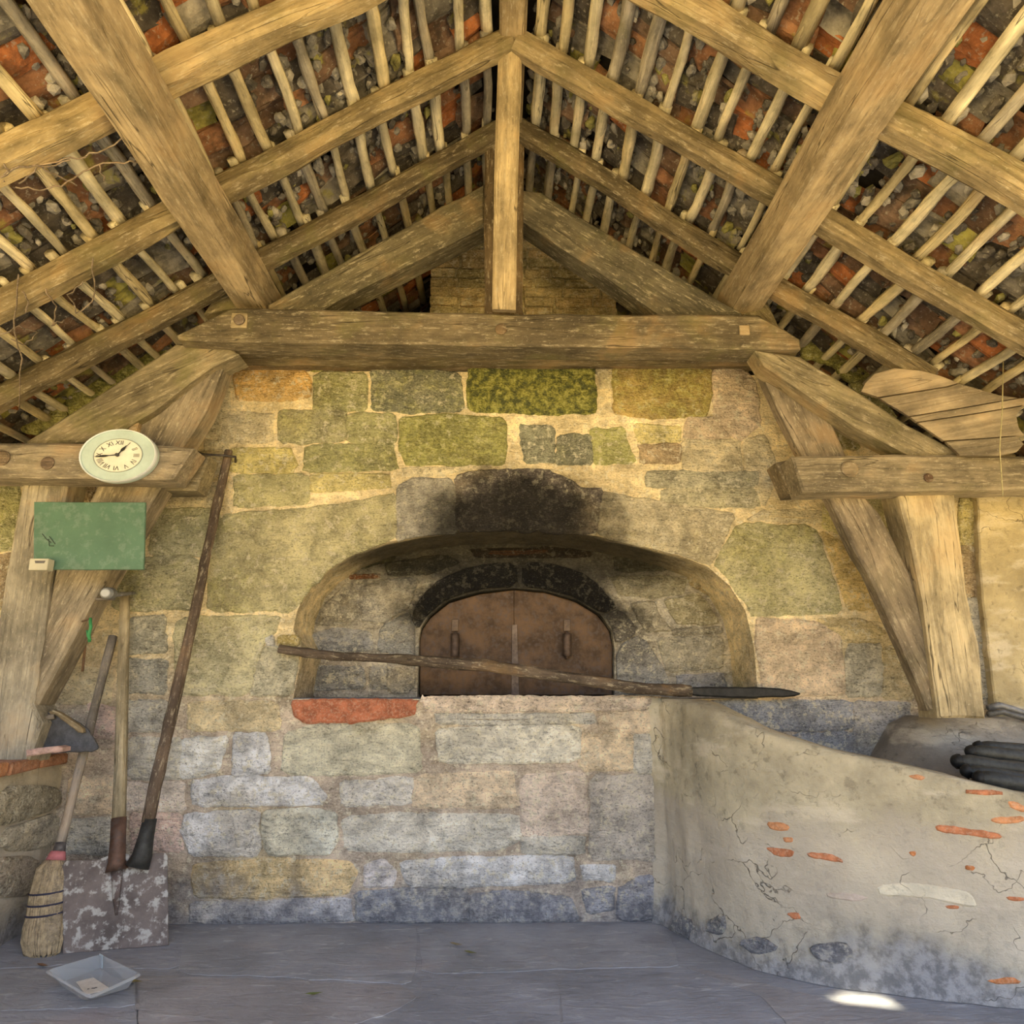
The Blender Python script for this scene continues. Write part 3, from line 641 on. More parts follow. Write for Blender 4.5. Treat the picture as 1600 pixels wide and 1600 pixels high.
# brick chimney behind the truss, a part of the back wall
CY = .30
cw = [P(670, 490, CY).x, P(966, 490, CY).x]; cz0 = 2.9; cz1 = P(800, 372, CY).z
bm = bmesh.new(); box_bm(bm, Matrix.Translation(((cw[0] + cw[1]) / 2, CY + .31, 3.7)), cw[1] - cw[0] - .02, .56, 1.8, .0, .01)
chim = bmobj('chimney', bm, MORTAR, wall, (.58, .50, .29, .1))
n = 13; ch_ = (cz1 - P(800, 492, CY).z) / 8.0
for r in range(9):
    z = P(800, 492, CY).z + r * ch_ + .5 * ch_ - .01; x = cw[0] - R.uniform(0, .12)
    while x < cw[1] - .03:
        L = R.uniform(.18, .27); a = max(x, cw[0]); b = min(x + L, cw[1])
        if b - a > .04:
            bm = bmesh.new(); box_bm(bm, Matrix.Translation(((a + b) / 2, CY + .03, z + R.uniform(-.004, .004))), b - a - .014, .06 + R.uniform(0, .016), ch_ - .013, .005, .006)
            bmobj('brick', bm, STONE, chim, R.choice(((.60, .46, .24), (.50, .40, .21), (.64, .52, .28), (.42, .35, .18))) + (.15,))
        x += L
for px in ([(672, 295), (758, 262), (758, 372), (674, 372)], [(818, 262), (860, 270), (966, 345), (966, 372), (818, 366)], [(672, 250), (760, 240), (760, 262), (672, 292)], [(818, 240), (960, 250), (966, 340), (862, 268)]):
    prism('stone', px, CY, .03, STONE, (.38, .34, .13, .7), chim, ch=.012, jit=2.5, step=14, proud=.01, bulge=.01)

# ------------------------------------------------------------------ roof truss
TR = thing('roof_truss', (0.05, -.36, .76), 'weathered oak roof truss with tie beam, posts and braces standing against the stone wall', 'truss')
WT = (.25, .205, .12); WT2 = (.28, .23, .155); WT3 = (.22, .175, .09)
def member(name, px, Y, dep, c, ax, ch=.014, jit=1.0):
    a, b = P(*ax[0], Y), P(*ax[1], Y); return prism(name, px, Y, dep, WOOD, c, TR, ch=ch, jit=jit, step=40, rnd=0, axis=b - a)
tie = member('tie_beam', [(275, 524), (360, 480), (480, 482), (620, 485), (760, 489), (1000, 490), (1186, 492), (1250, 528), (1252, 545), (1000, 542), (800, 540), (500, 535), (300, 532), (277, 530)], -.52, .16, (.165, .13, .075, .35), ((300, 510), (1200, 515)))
member('tie_beam', [(345, 540), (1195, 546), (1195, 556), (345, 554)], -.30, .14, (.19, .145, .075, .2), ((300, 510), (1200, 515)))
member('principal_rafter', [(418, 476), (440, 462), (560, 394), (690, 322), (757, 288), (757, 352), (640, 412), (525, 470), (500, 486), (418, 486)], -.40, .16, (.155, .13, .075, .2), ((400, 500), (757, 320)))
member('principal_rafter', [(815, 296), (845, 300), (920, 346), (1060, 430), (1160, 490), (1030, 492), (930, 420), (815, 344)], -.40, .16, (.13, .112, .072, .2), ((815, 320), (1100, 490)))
member('principal_rafter', [(40, 690), (140, 626), (275, 536), (356, 540), (372, 552), (330, 572), (240, 640), (170, 688), (42, 694)], -.42, .16, WT + (.45,), ((40, 690), (350, 545)))
member('principal_rafter', [(1180, 546), (1250, 556), (1320, 598), (1420, 664), (1506, 710), (1425, 712), (1340, 668), (1270, 622), (1196, 572)], -.50, .14, WT + (.3,), ((1190, 560), (1500, 710)))
member('principal_rafter', [(1130, 486), (1160, 440), (1190, 448), (1222, 520), (1186, 492)], -.34, .14, WT3 + (.3,), ((1140, 440), (1210, 520)))
member('principal_rafter', [(318, 490), (346, 446), (412, 470), (440, 482), (360, 480)], -.36, .14, WT3 + (.5,), ((320, 490), (420, 440)))
member('king_post', [(757, 196), (819, 196), (817, 480), (818, 492), (757, 492)], -.44, .13, (.15, .105, .055, .1), ((787, 490), (787, 200)))
A, B = P(787, 486, -.56), P(797, 56, -1.04)
beam('ridge_brace', A, B, .125, .09, WOOD, (.44, .34, .185, .05), TR, ch=.012, wob=.004, up=(0, -1, 0), taper=.98)
# left side
member('brace', [(353, 560), (322, 640), (284, 700), (231, 795), (186, 870), (139, 950), (108, 1010), (58, 1102), (49, 1102), (66, 1000), (88, 880), (140, 780), (196, 690), (222, 640), (300, 572)], -.36, .14, WT2 + (.05,), ((340, 560), (60, 1100)))
member('post', [(36, 746), (107, 746), (98, 790), (87, 860), (78, 900), (66, 1000), (52, 1100), (66, 1130), (42, 1192), (-40, 1195), (-12, 1020), (8, 900)], -.38, .17, (.345, .30, .215, .05), ((75, 750), (20, 1150)))
hbl = member('hammer_beam', [(-260, 690), (0, 692), (120, 692), (240, 694), (302, 700), (270, 748), (120, 747), (0, 746), (-260, 748)], -.52, .16, WT2 + (.1,), ((0, 720), (280, 720)))
prism('peg', [(200, 664), (206, 656), (216, 656), (212, 676), (198, 678)], -.40, .1, WOOD, (.5, .36, .19, 0), TR, ch=.006, step=0)
member('hammer_beam', [(272, 716), (308, 712), (326, 712), (306, 766), (250, 766)], -.30, .14, WT + (.05,), ((260, 740), (320, 740)))
# right side
member('brace', [(1182, 562), (1200, 572), (1270, 624), (1300, 660), (1320, 704), (1344, 768), (1375, 800), (1425, 900), (1452, 1010), (1460, 1112), (1452, 1110), (1410, 1012), (1358, 895), (1335, 860), (1298, 780), (1250, 705), (1216, 640)], -.38, .08, (.25, .20, .135, .1), ((1240, 640), (1450, 1100)))
member('post', [(1402, 766), (1492, 766), (1500, 830), (1512, 925), (1530, 1010), (1541, 1122), (1466, 1122), (1458, 1050), (1444, 940), (1424, 850)], -.42, .17, (.46, .375, .225, .05), ((1447, 770), (1503, 1118)))
hbr = member('hammer_beam', [(1238, 712), (1400, 710), (1600, 712), (1800, 712), (1800, 768), (1600, 764), (1400, 768), (1254, 768)], -.52, .15, (.27, .22, .14, .2), ((1250, 740), (1600, 740)))
member('hammer_beam', [(1212, 722), (1240, 716), (1256, 770), (1234, 772)], -.36, .14, (.22, .17, .10, .1), ((1212, 745), (1256, 745)))
def onpart(px, py, Y, r, part, kind, c, mat=DARKIRON, sq=0):
    bm = bmesh.new(); v = P(px, py, Y)
    if sq: box_bm(bm, Matrix.Translation(v), sq, .014, sq, .001, .003)
    else: disc_bm(bm, v, (0, -1, 0), r, .012, 14)
    o = bmobj(kind, bm, mat, None, c); sub(o, part); return o
onpart(374, 501, -.525, 0, tie, 'bolt_plate', (.34, .27, .15), WOOD, .085); onpart(374, 500, -.535, .030, tie, 'bolt', (.17, .13, .09)); onpart(783, 515, -.52, .032, tie, 'peg', (.22, .15, .08), WOOD); onpart(1163, 516, -.525, 0, tie, 'bolt_plate', (.36, .29, .17), WOOD, .055)
onpart(1327, 733, -.52, .045, hbr, 'bolt', (.26, .20, .12), WOOD); onpart(1450, 747, -.52, .024, hbr, 'peg', (.20, .12, .07), WOOD); onpart(75, 724, -.52, .034, hbl, 'peg', (.17, .12, .08), WOOD); onpart(4, 716, -.52, .040, hbl, 'peg', (.25, .18, .11), WOOD)

# ------------------------------------------------------------------ floor and ground
bm = bmesh.new(); box_bm(bm, Matrix.Translation((0, -2.3, -.06)), 7.6, 4.7, .116)
floor = bmobj('floor', bm, FLOOR, None, (.265, .28, .315)); floor['kind'] = 'structure'
FL = [[(-60, 1452), (180, 1450), (284, 1449), (276, 1512), (100, 1506), (-90, 1516)], [(292, 1448), (646, 1444), (648, 1500), (640, 1536), (480, 1526), (300, 1520), (284, 1514)], [(658, 1444), (1030, 1445), (1052, 1480), (1056, 1508), (900, 1512), (664, 1520)],
 [(-120, 1524), (100, 1514), (206, 1522), (214, 1570), (-120, 1580)], [(216, 1526), (300, 1528), (480, 1534), (630, 1544), (648, 1560), (600, 1582), (500, 1612), (216, 1618)], [(664, 1528), (860, 1522), (872, 1560), (868, 1640), (620, 1640), (628, 1590), (660, 1566)],
 [(880, 1520), (1056, 1516), (1180, 1560), (1222, 1600), (1240, 1640), (880, 1640)], [(1070, 1512), (1130, 1522), (1330, 1572), (1600, 1602), (1700, 1640), (1250, 1640), (1230, 1594), (1190, 1556)], [(-140, 1586), (212, 1576), (212, 1622), (500, 1618), (490, 1660), (-160, 1660)]]
for px in FL:
    px = [(x - (4 if x < sum(q[0] for q in px) / len(px) else -4), y - (2 if y < sum(q[1] for q in px) / len(px) else -2)) for x, y in px]
    prism('paving_stone', rough(px, 14, 3), 0, .007, FLOOR, R.choice(((.285, .30, .335), (.265, .28, .32), (.295, .305, .33), (.285, .283, .30))), floor, ch=.001, jit=.8, step=0, rnd=0, plane=((0, 0, 0), (0, 0, 1)))
bm = bmesh.new(); bm.faces.new([bm.verts.new(v) for v in ((-60, -60, -.07), (60, -60, -.07), (60, 20, -.07), (-60, 20, -.07))])
gr = bmobj('ground', bm, SAND, None, (.55, .44, .23)); gr['kind'] = 'structure'

# ------------------------------------------------------------------ low wall at left with its brick coping
LX = Pz(60, 1462).x
zt = P(100, 1188, -.05).z
def lowpt(u, z): return Vector((LX - .10 + .06 * u, -u, z))
bm = bmesh.new(); g = {}
NU, NV = 18, 9
for i in range(NU + 1):
    u = i / NU * 2.4
    for j in range(NV + 1):
        z = -.01 + (zt + .01) * j / NV; d = .03 * noise.noise((u * 3, z * 3, 4))
        g[i, j] = bm.verts.new(lowpt(u, z) + Vector((d - (.0 if j < NV else .02), 0, 0)))
    g[i, NV + 1] = bm.verts.new((-3.9, -u, zt))
for i in range(NU):
    for j in range(NV + 1): bm.faces.new((g[i, j], g[i + 1, j], g[i + 1, j + 1], g[i, j + 1]))
bm.faces.new([g[NU, j] for j in range(NV + 2)] + [bm.verts.new((-3.9, -2.4, -.01))])
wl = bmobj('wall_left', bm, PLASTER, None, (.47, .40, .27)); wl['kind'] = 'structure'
wl_n = Vector((1, .06, 0)).normalized()
for px, c in (([(0, 1228), (60, 1226), (92, 1232), (90, 1262), (10, 1290), (-20, 1290)], (.38, .33, .22)), ([(2, 1296), (40, 1284), (88, 1268), (96, 1310), (60, 1330), (0, 1330)], (.48, .43, .33)), ([(-10, 1340), (40, 1336), (60, 1344), (52, 1400), (-10, 1402)], (.40, .33, .24)), ([(64, 1338), (100, 1320), (106, 1400), (66, 1410)], (.42, .37, .30))):
    W = [onplane(x, y, lowpt(0, 0), wl_n) for x, y in resample(chaikin(px, 1), 14)]
    prism_w('stone', W, wl_n, .05, STONE, c + (.1,), wl, ch=.012, proud=.022, bulge=.006)
u = .02
for k in range(9):
    L = R.uniform(.20, .26); a = lowpt(u, zt); b = lowpt(u + L, zt); u += L + .012
    M, l_ = frameM(a + Vector((-.05, 0, .005)), b + Vector((-.05, 0, .005))); M = M @ Matrix.Translation((L / 2, 0, 0))
    bm = bmesh.new(); box_bm(bm, Matrix.Identity(4), L - .006, .16, .055, .005, .008); bmobj('brick', bm, BRICK, wl, R.choice(((.42, .19, .085), (.36, .17, .09), (.40, .24, .13))), M)

# ------------------------------------------------------------------ curved low wall at right
base = [Vector((.80, .0)), Vector((.855, -.06))] + [Pz(*q).to_2d() for q in ((1058, 1452), (1080, 1464), (1100, 1475), (1150, 1497), (1200, 1515), (1300, 1537), (1400, 1550), (1500, 1561), (1600, 1571))]
base += [base[-1] + Vector((.45, -.05)), base[-1] + Vector((1.1, -.08)), base[-1] + Vector((1.9, -.08))]
TOPPX = [(1030, 1092), (1060, 1094), (1090, 1100), (1130, 1120), (1200, 1147), (1300, 1174), (1400, 1194), (1500, 1218), (1600, 1240), (1800, 1290)]
def toppy(px):
    for a, b in zip(TOPPX, TOPPX[1:]):
        if px <= b[0]: return a[1] + (b[1] - a[1]) * (px - a[0]) / (b[0] - a[0])
    return TOPPX[-1][1]
dense = []
for i in range(len(base) - 1):
    for k in range(5):
        t_ = k / 5; p_ = [base[max(i - 1, 0)], base[i], base[i + 1], base[min(i + 2, len(base) - 1)]]
        dense.append(.5 * ((2 * p_[1]) + (p_[2] - p_[0]) * t_ + (2 * p_[0] - 5 * p_[1] + 4 * p_[2] - p_[3]) * t_ ** 2 + (3 * p_[1] - p_[0] - 3 * p_[2] + p_[3]) * t_ ** 3))
dense.append(base[-1])
def ztop(p):
    lo, hi = .2, 1.3
    for _ in range(30):
        m = (lo + hi) / 2; x, y, f = proj((p.x, p.y, m))
        if y > toppy(x): lo = m
        else: hi = m
    return lo
zt_ = [min(ztop(p), HEARTH + .01) for p in dense]
for i in range(len(dense)):
    if proj((dense[i].x, dense[i].y, .7))[0] > 1640: zt_[i] = zt_[i - 1] - .012
bm = bmesh.new(); cols = []; TH = .15
for i, p in enumerate(dense):
    tg = (dense[min(i + 1, len(dense) - 1)] - dense[max(i - 1, 0)]).normalized(); nn = Vector((-tg.y, tg.x))   # towards the inside of the trough
    if nn.dot(Vector((1, 1))) < 0: nn = -nn
    col_ = []; nv = 26; h = zt_[i]
    for j in range(nv + 1):
        z = h * j / nv; d = .012 * noise.noise((i * .22, z * 2.6, 2)) + .007 * noise.noise((i * .6, z * 9, 7)) - .035 * max(0, 1 - z / .25) ** 2
        if j == nv: d += .012
        q = p + nn * d; col_.append(bm.verts.new((q.x, q.y, z)))
    q = p + nn * (TH - .01); col_.append(bm.verts.new((q.x, q.y, h + .004))); q = p + nn * TH; col_.append(bm.verts.new((q.x, q.y, h - .03))); col_.append(bm.verts.new((q.x, q.y, 0)))
    cols.append(col_)
for a, b in zip(cols, cols[1:]):
    for j in range(len(a) - 1): bm.faces.new((a[j], b[j], b[j + 1], a[j + 1]))
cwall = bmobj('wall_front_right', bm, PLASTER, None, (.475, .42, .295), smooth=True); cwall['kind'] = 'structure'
bt = BVHTree.FromPolygons([v.co for v in cwall.data.vertices], [tuple(p.vertices) for p in cwall.data.polygons])
def patch(name, px, c, mat=BRICK, dep=.02, proud=.004, ch=.006):
    cx_, cy_ = sum(q[0] for q in px) / len(px), sum(q[1] for q in px) / len(px)
    hit = bt.ray_cast(CAM, ray(cx_, cy_).normalized())
    if hit[0] is None: return
    nrm = sum((h[1] for dx in (-12, 0, 12) for dy in (-6, 6) for h in [bt.ray_cast(CAM, ray(cx_ + dx, cy_ + dy).normalized())] if h[0] is not None), Vector())
    nrm.z *= .3; nrm.normalize()
    if nrm.dot(CAM - hit[0]) < 0: nrm = -nrm
    W = [onplane(x + R.uniform(-.8, .8), y + R.uniform(-.6, .6), hit[0], nrm) for x, y in resample(chaikin(px, 1), 7)]
    prism_w(name, W, nrm, dep + .02, mat, c, cwall, ch=ch, proud=proud, axis=None)
OR = (.50, .19, .07)
for px in ([(1196, 1285), (1220, 1284), (1234, 1292), (1230, 1299), (1205, 1297)], [(1222, 1308), (1240, 1308), (1238, 1316), (1226, 1316)], [(1194, 1324), (1212, 1324), (1240, 1328), (1240, 1340), (1214, 1340)], [(1260, 1332), (1296, 1332), (1322, 1348), (1300, 1346), (1264, 1340)],
 [(1418, 1212), (1436, 1210), (1446, 1214), (1444, 1219), (1426, 1217)], [(1511, 1233), (1566, 1235), (1567, 1244), (1512, 1241)], [(1460, 1290), (1480, 1289), (1540, 1298), (1568, 1306), (1560, 1312), (1500, 1304), (1464, 1300)], [(1544, 1280), (1570, 1275), (1600, 1275), (1600, 1285), (1560, 1288)], [(1574, 1252), (1586, 1252), (1604, 1262), (1600, 1270), (1580, 1265)],
 [(1508, 1352), (1524, 1354), (1522, 1360), (1508, 1359)], [(1420, 1331), (1432, 1330), (1430, 1338), (1422, 1336)], [(1226, 1426), (1246, 1424), (1254, 1436), (1240, 1438)], [(1476, 1414), (1496, 1415), (1500, 1420), (1480, 1420)], [(1570, 1400), (1600, 1402), (1600, 1408), (1576, 1408)], [(1540, 1532), (1580, 1526), (1600, 1536), (1560, 1540)]):
    patch('brick', px, R.choice((OR, (.44, .17, .08), (.52, .24, .11))))
for px, c in (([(1370, 1384), (1420, 1378), (1500, 1390), (1520, 1398), (1528, 1418), (1500, 1414), (1440, 1402), (1374, 1400)], (.66, .60, .46)), ([(1290, 1394), (1330, 1396), (1362, 1402), (1340, 1410), (1294, 1404)], (.60, .50, .42))):
    patch('plaster_patch', px, c, PLASTER2, .01, .004)
for px, c in (([(1046, 1444), (1066, 1430), (1100, 1450), (1096, 1478), (1064, 1462)], (.17, .175, .19)), ([(1104, 1440), (1130, 1426), (1136, 1448), (1128, 1462), (1108, 1458)], (.20, .20, .21)), ([(1262, 1478), (1320, 1470), (1336, 1490), (1310, 1508), (1276, 1500)], (.15, .15, .165)), ([(1150, 1470), (1190, 1462), (1220, 1484), (1180, 1494)], (.22, .225, .245))):
    patch('stone', px, c + (0,), STONE, .03, .012, .01)
# earth and plaster bank behind the curved wall, on which the right post stands
def wally(x):
    q = [p for p in dense if p.x <= x]
    return min(-.05, (q[-1].y if q else 0) + .10)
bm = bmesh.new(); g = {}
nx, ny = 30, 16; x0 = P(1368, 1150, -.25).x
for i in range(nx + 1):
    for j in range(ny + 1):
        x = x0 - .9 + i / nx * 3.0; y = .02 - j / ny * (.02 - wally(x))
        sx_ = max(0, min(1, (x - x0 + .10) / .38)); sx_ = sx_ * sx_ * (3 - 2 * sx_); sy_ = max(0, min(1, (y + .52) / .36))
        z = .62 + .385 * sx_ * (.12 + .88 * sy_ ** .8) + .015 * noise.noise((x * 4, y * 4, 3))
        g[i, j] = bm.verts.new((x, y, z))
    g[i, ny + 1] = bm.verts.new((x, wally(x), .3))
for i in range(nx):
    for j in range(ny): bm.faces.new((g[i, j], g[i + 1, j], g[i + 1, j + 1], g[i, j + 1]))
pb = bmobj('trim_1', bm, PLASTER2, None, (.33, .30, .25), smooth=True); pb['kind'] = 'structure'
# ------------------------------------------------------------------ things
# oven doors, two iron leaves
def leaf(px, label, hx):
    c = P((px[0][0] + px[-1][0]) / 2, 1085, DY + .07); t_ = thing('oven_shutter', (c.x, DY + .07, HEARTH), label, 'iron shutter', 'iron leaves closing the oven mouth')
    pl = prism('door_plate', px, DY + .055, .012, IRON, (.098, .060, .034), t_, ch=.004, jit=.3, step=14, rnd=0, axis=(0, 0, 1))
    Yh = DY + .05
    bm = bmesh.new(); a = P(hx, 977, Yh); box_bm(bm, Matrix.Translation(a), .042, .016, .075, .001, .003); bmobj('handle_plate', bm, IRON, t_, (.12, .085, .06))
    bm = bmesh.new(); a, b = P(hx, 990, Yh - .035), P(hx, 1026, Yh - .035)
    tube_bm(bm, line(a, b, 6), .026, 10); tube_bm(bm, [a, a + Vector((0, .05, .008))], .012, 8); tube_bm(bm, [b, b + Vector((0, .05, -.004))], .012, 8)
    bmobj('handle', bm, DARKIRON, t_, (.10, .07, .055), None, True)
    return t_, pl
LP = [(656, 1086), (656, 1000), (660, 984), (672, 966), (702, 942), (750, 928), (803, 922), (803, 1086)]
RP = [(803, 1086), (803, 922), (850, 926), (898, 940), (934, 962), (952, 986), (957, 1010), (957, 1086)]
t1, _ = leaf(LP, 'left rusty iron leaf closing the arched oven mouth', 711); t2, _ = leaf(RP, 'right rusty iron leaf closing the oven mouth, with a pale meeting strip', 886)
prism('meeting_strip', [(799, 1086), (800, 976), (808, 976), (811, 1086)], DY + .045, .012, IRON, (.17, .13, .105), t2, ch=.002, step=0, rnd=0, jit=0)

# clock
Yc = -.555
cc = P(185, 712, Yc); ck = thing('wall_clock', cc, 'wall clock with pale green rim and Roman numerals fixed to the left timber beam', 'clock')
kx, kz = (P(245, 712, Yc).x - P(125, 712, Yc).x) / 2, (P(185, 671, Yc).z - P(185, 753, Yc).z) / 2
def lathe(name, prof, mat, c, seg=56, M=None, parent=None):
    bm = bmesh.new(); rings = []
    for r, y in prof: rings.append([bm.verts.new((cc.x + kx * r * math.cos(2 * math.pi * i / seg), cc.y + y, cc.z + kz * r * math.sin(2 * math.pi * i / seg))) for i in range(seg)])
    for a, b in zip(rings, rings[1:]):
        for i in range(seg): bm.faces.new((a[i], a[(i + 1) % seg], b[(i + 1) % seg], b[i]))
    if name == 'clock_face': bm.faces.new(rings[-1])
    return bmobj(name, bm, mat, parent, c, None, False)
lathe('clock_rim', [(1.0, .03), (1.0, .0), (.985, -.008), (.955, -.008), (.945, -.003), (.62, -.003), (.60, .0)], PAINT, (.44, .54, .49), parent=ck)
lathe('clock_edge', [(1.005, .012), (1.008, -.004), (.99, -.012), (.965, -.010), (.95, -.004)], PAINT, (.62, .66, .66), parent=ck)
lathe('clock_face', [(.625, .0), (.625, -.0045), (.61, -.0045)], PAINT, (.68, .66, .54), parent=ck)
lathe('face_ring', [(.645, -.0035), (.645, -.006), (.622, -.006), (.622, -.0035)], PLAIN, (.25, .28, .24), parent=ck)
fc = {}
for h, s_ in enumerate('I II III IV V VI VII VIII IX X XI XII'.split(), 1):
    cu = bpy.data.curves.new('n', 'FONT'); cu.body = s_; cu.size = .46; cu.align_x = 'CENTER'; cu.align_y = 'CENTER'; cu.extrude = .0
    to = bpy.data.objects.new('n', cu); COL.objects.link(to); dg = bpy.context.evaluated_depsgraph_get(); me = bpy.data.meshes.new_from_object(to.evaluated_get(dg)); bpy.data.objects.remove(to); bpy.data.curves.remove(cu)
    a = math.radians(90 - 30 * h); rot = a - math.pi / 2
    for v in me.vertices:
        x, y = v.co.x * .40, v.co.y * .50
        X = x * math.cos(rot) - y * math.sin(rot) + .475 * math.cos(a); Z = x * math.sin(rot) + y * math.cos(rot) + .475 * math.sin(a)
        v.co = Vector((cc.x + kx * X, cc.y - .0062, cc.z + kz * Z))
    me.name = 'numeral'; me.materials.append(PLAIN); o = bpy.data.objects.new('numeral', me); COL.objects.link(o); attach(o, ck); setcol(o, (.03, .03, .03))
def hand(ang, ln, wd, y):
    d = Vector((math.sin(ang), math.cos(ang))); p = Vector((d.y, -d.x)); bm = bmesh.new()
    prof = [(-.10, .4), (0, .5), (.35, .35), (.5, 1.0), (.62, 1.25), (.75, .8), (1.0, .1)]
    L_ = [(d * ln * a + p * wd * b) for a, b in prof]; R_ = [(d * ln * a - p * wd * b) for a, b in prof]
    f = [[bm.verts.new((cc.x + kx * q.x, cc.y + y + dy, cc.z + kz * q.y)) for q in L_ + R_[::-1]] for dy in (0, -.003)]
    k = len(f[0]); bm.faces.new(f[0]); bm.faces.new(f[1])
    for i in range(k): bm.faces.new((f[0][i], f[0][(i + 1) % k], f[1][(i + 1) % k], f[1][i]))
    return bmobj('clock_hand', bm, PLAIN, ck, (.02, .02, .02))
tag(hand(math.radians(30), .42, .035, -.010), 'short hour hand pointing up to the right'); tag(hand(math.radians(262), .58, .032, -.013), 'long minute hand pointing left')
bm = bmesh.new(); disc_bm(bm, cc + Vector((0, -.015, 0)), (0, -1, 0), .009, .006, 12); bmobj('hub', bm, PLAIN, ck, (.05, .05, .05))

# green board and its chalk box
bd = thing('chalk_board', P(140, 890, -.57), 'plain green painted board hanging on the timber post below the clock', 'board')
prism('board_panel', [(53, 784), (227, 785), (224, 890), (52, 890)], -.56, .014, PAINT, (.088, .165, .105), bd, ch=.003, rnd=0, jit=.3, step=30)
bm = bmesh.new()
for pts in ([(66, 834), (72, 842), (80, 848)], [(76, 842), (77, 853), (84, 853)], [(77, 838), (86, 850)]): tube_bm(bm, [P(*q, -.562) for q in pts], .0022, 5)
bmobj('scribble', bm, PLAIN, bd, (.05, .07, .05))
bx = thing('chalk_box', P(60, 890, -.60), 'small open cream tin fixed at the lower left corner of the green board', 'box')
bm = bmesh.new(); a, b = P(48, 873, -.62), P(73, 890, -.62); W_, H_ = b.x - a.x, a.z - b.z
for m, s3 in (((0, -.0, 0), (W_, .004, H_)), ((0, .045, 0), (W_, .004, H_)), ((-W_ / 2, .0225, 0), (.004, .045, H_)), ((W_ / 2, .0225, 0), (.004, .045, H_)), ((0, .0225, -H_ / 2), (W_, .045, .004))):
    box_bm(bm, Matrix.Translation((a + b) / 2 + Vector(m)), *s3)
bmobj('tin', bm, PAINT, bx, (.50, .46, .33))
prism('tin_window', [(54, 876), (71, 876), (69, 880), (55, 880)], -.623, .003, PLAIN, (.12, .11, .10), bx, ch=.001, rnd=0, step=0, jit=0)

# knob by the brace and the green cord
kb = thing('round_lamp', P(168, 927, -.2), 'small round grey metal lamp head by the left brace, above the shovel handle', 'lamp')
c0 = P(169, 927, -.40); bm = bmesh.new(); disc_bm(bm, c0, (0, -1, -.1), .030, .022, 18, 1.15); bmobj('lamp_head', bm, DARKIRON, kb, (.20, .20, .19))
bm = bmesh.new(); disc_bm(bm, c0 + Vector((0, -.022, -.002)), (0, -1, -.1), .020, .008, 16, 1.15); bmobj('lens', bm, PAINT, kb, (.45, .45, .44))
tube('stem', [P(178, 930, -.38), P(205, 927, -.12), P(210, 927, .02)], .010, DARKIRON, (.22, .21, .20), kb)
tube('stem', [P(150, 936, -.38), P(180, 936, -.36)], .007, DARKIRON, (.15, .13, .11), kb)
gc = thing('green_cord', P(139, 1005, -.38), 'short bright green cord hanging from the left brace', 'cord')
bm = bmesh.new(); tube_bm(bm, [P(141, 966, -.38), P(142, 980, -.39), P(139, 992, -.39), P(140, 1003, -.38)], .008, 7); tube_bm(bm, [P(136, 985, -.38), P(137, 994, -.39), P(142, 1000, -.39)], .005, 6); bmobj('strands', bm, PLAIN, gc, (.05, .24, .08), None, True)
tube('hook', [P(126, 972, -.34), P(136, 968, -.38), P(140, 967, -.385)], .005, DARKIRON, (.12, .08, .05), gc)
rr_ = thing('thin_rod', P(128, 1050, -.08), 'thin rusty rod leaning on the wall below the green cord', 'rod')
tube('rod', line(P(134, 998, -.10), P(129, 1049, -.06), 5), .007, IRON, (.28, .17, .10), rr_)

# long-handled iron leaning on the wall
A, B = P(359, 704, -.06), P(222, 1336, -.30)
rk = thing('oven_rake', (B.x, B.y, B.z), 'very long dark wooden pole with an iron foot leaning against the wall behind the shovel', 'rake')
A2 = lerp(A, B, .93)
tube('handle', line(A, A2, 26, .012), [(.024 + .007 * i / 26) * (1 + .1 * noise.noise((i * .9, 3, 1))) for i in range(27)], POLE, (.135, .095, .065, 0), rk, n=10, wob=.22, local=True)
tube('iron_socket', [A2 - (A2 - B) * -.2 if False else lerp(A, B, .925), lerp(A, B, .96), B, B + Vector((-.012, -.01, -.05))], [.032, .035, .045, .055], DARKIRON, (.045, .045, .042), rk, n=12)
hk = thing('wall_hook', P(305, 712, -.05), 'thin iron hook holding the top of the long dark pole to the wall', 'hook')
tube('hook_bar', [P(300, 703, -.05), P(318, 710, -.10), P(354, 712, -.11), P(368, 714, -.08), P(368, 722, -.02)], .007, DARKIRON, (.10, .085, .07), hk)
tube('hook_stay', [P(318, 714, -.08), P(312, 740, -.05), P(305, 765, -.02)], .008, IRON, (.16, .10, .06), hk)

# shovel
bl_l, bl_r = Pz(97, 1490), Pz(262, 1478)
tp = P(195, 930, -.06); e = (bl_r - bl_l).normalized(); mid = (bl_l + bl_r) / 2
sn = e.cross(tp - mid).normalized(); sn = -sn if sn.y > 0 else sn
spl = (mid, sn)
sh = thing('shovel', (mid.x, mid.y, 0), 'square bladed steel shovel with a pale wooden handle standing upright against the wall', 'shovel')
prism('blade', [(98, 1490), (97, 1352), (104, 1345), (150, 1344), (172, 1336), (176, 1330), (198, 1334), (206, 1337), (258, 1332), (262, 1338), (263, 1477)], 0, .006, BLADE, (.14, .115, .105), sh, ch=.002, jit=.4, step=16, rnd=0, plane=spl)
a, b, c_ = onplane(195, 930, *spl), onplane(186, 1280, *spl), onplane(183, 1345, *spl)
tube('handle', line(a, b, 14, .004), [.026 + .006 * i / 14 for i in range(15)], POLE, (.46, .38, .235, 0), sh, n=10, wob=.06, local=True)
tube('socket', [lerp(a, b, .995) + sn * .002, lerp(b, c_, .5) + sn * .003, c_ + sn * .003, onplane(183, 1360, *spl) + sn * .002], [.034, .034, .038, .05], IRON, (.12, .07, .05), sh, n=12)
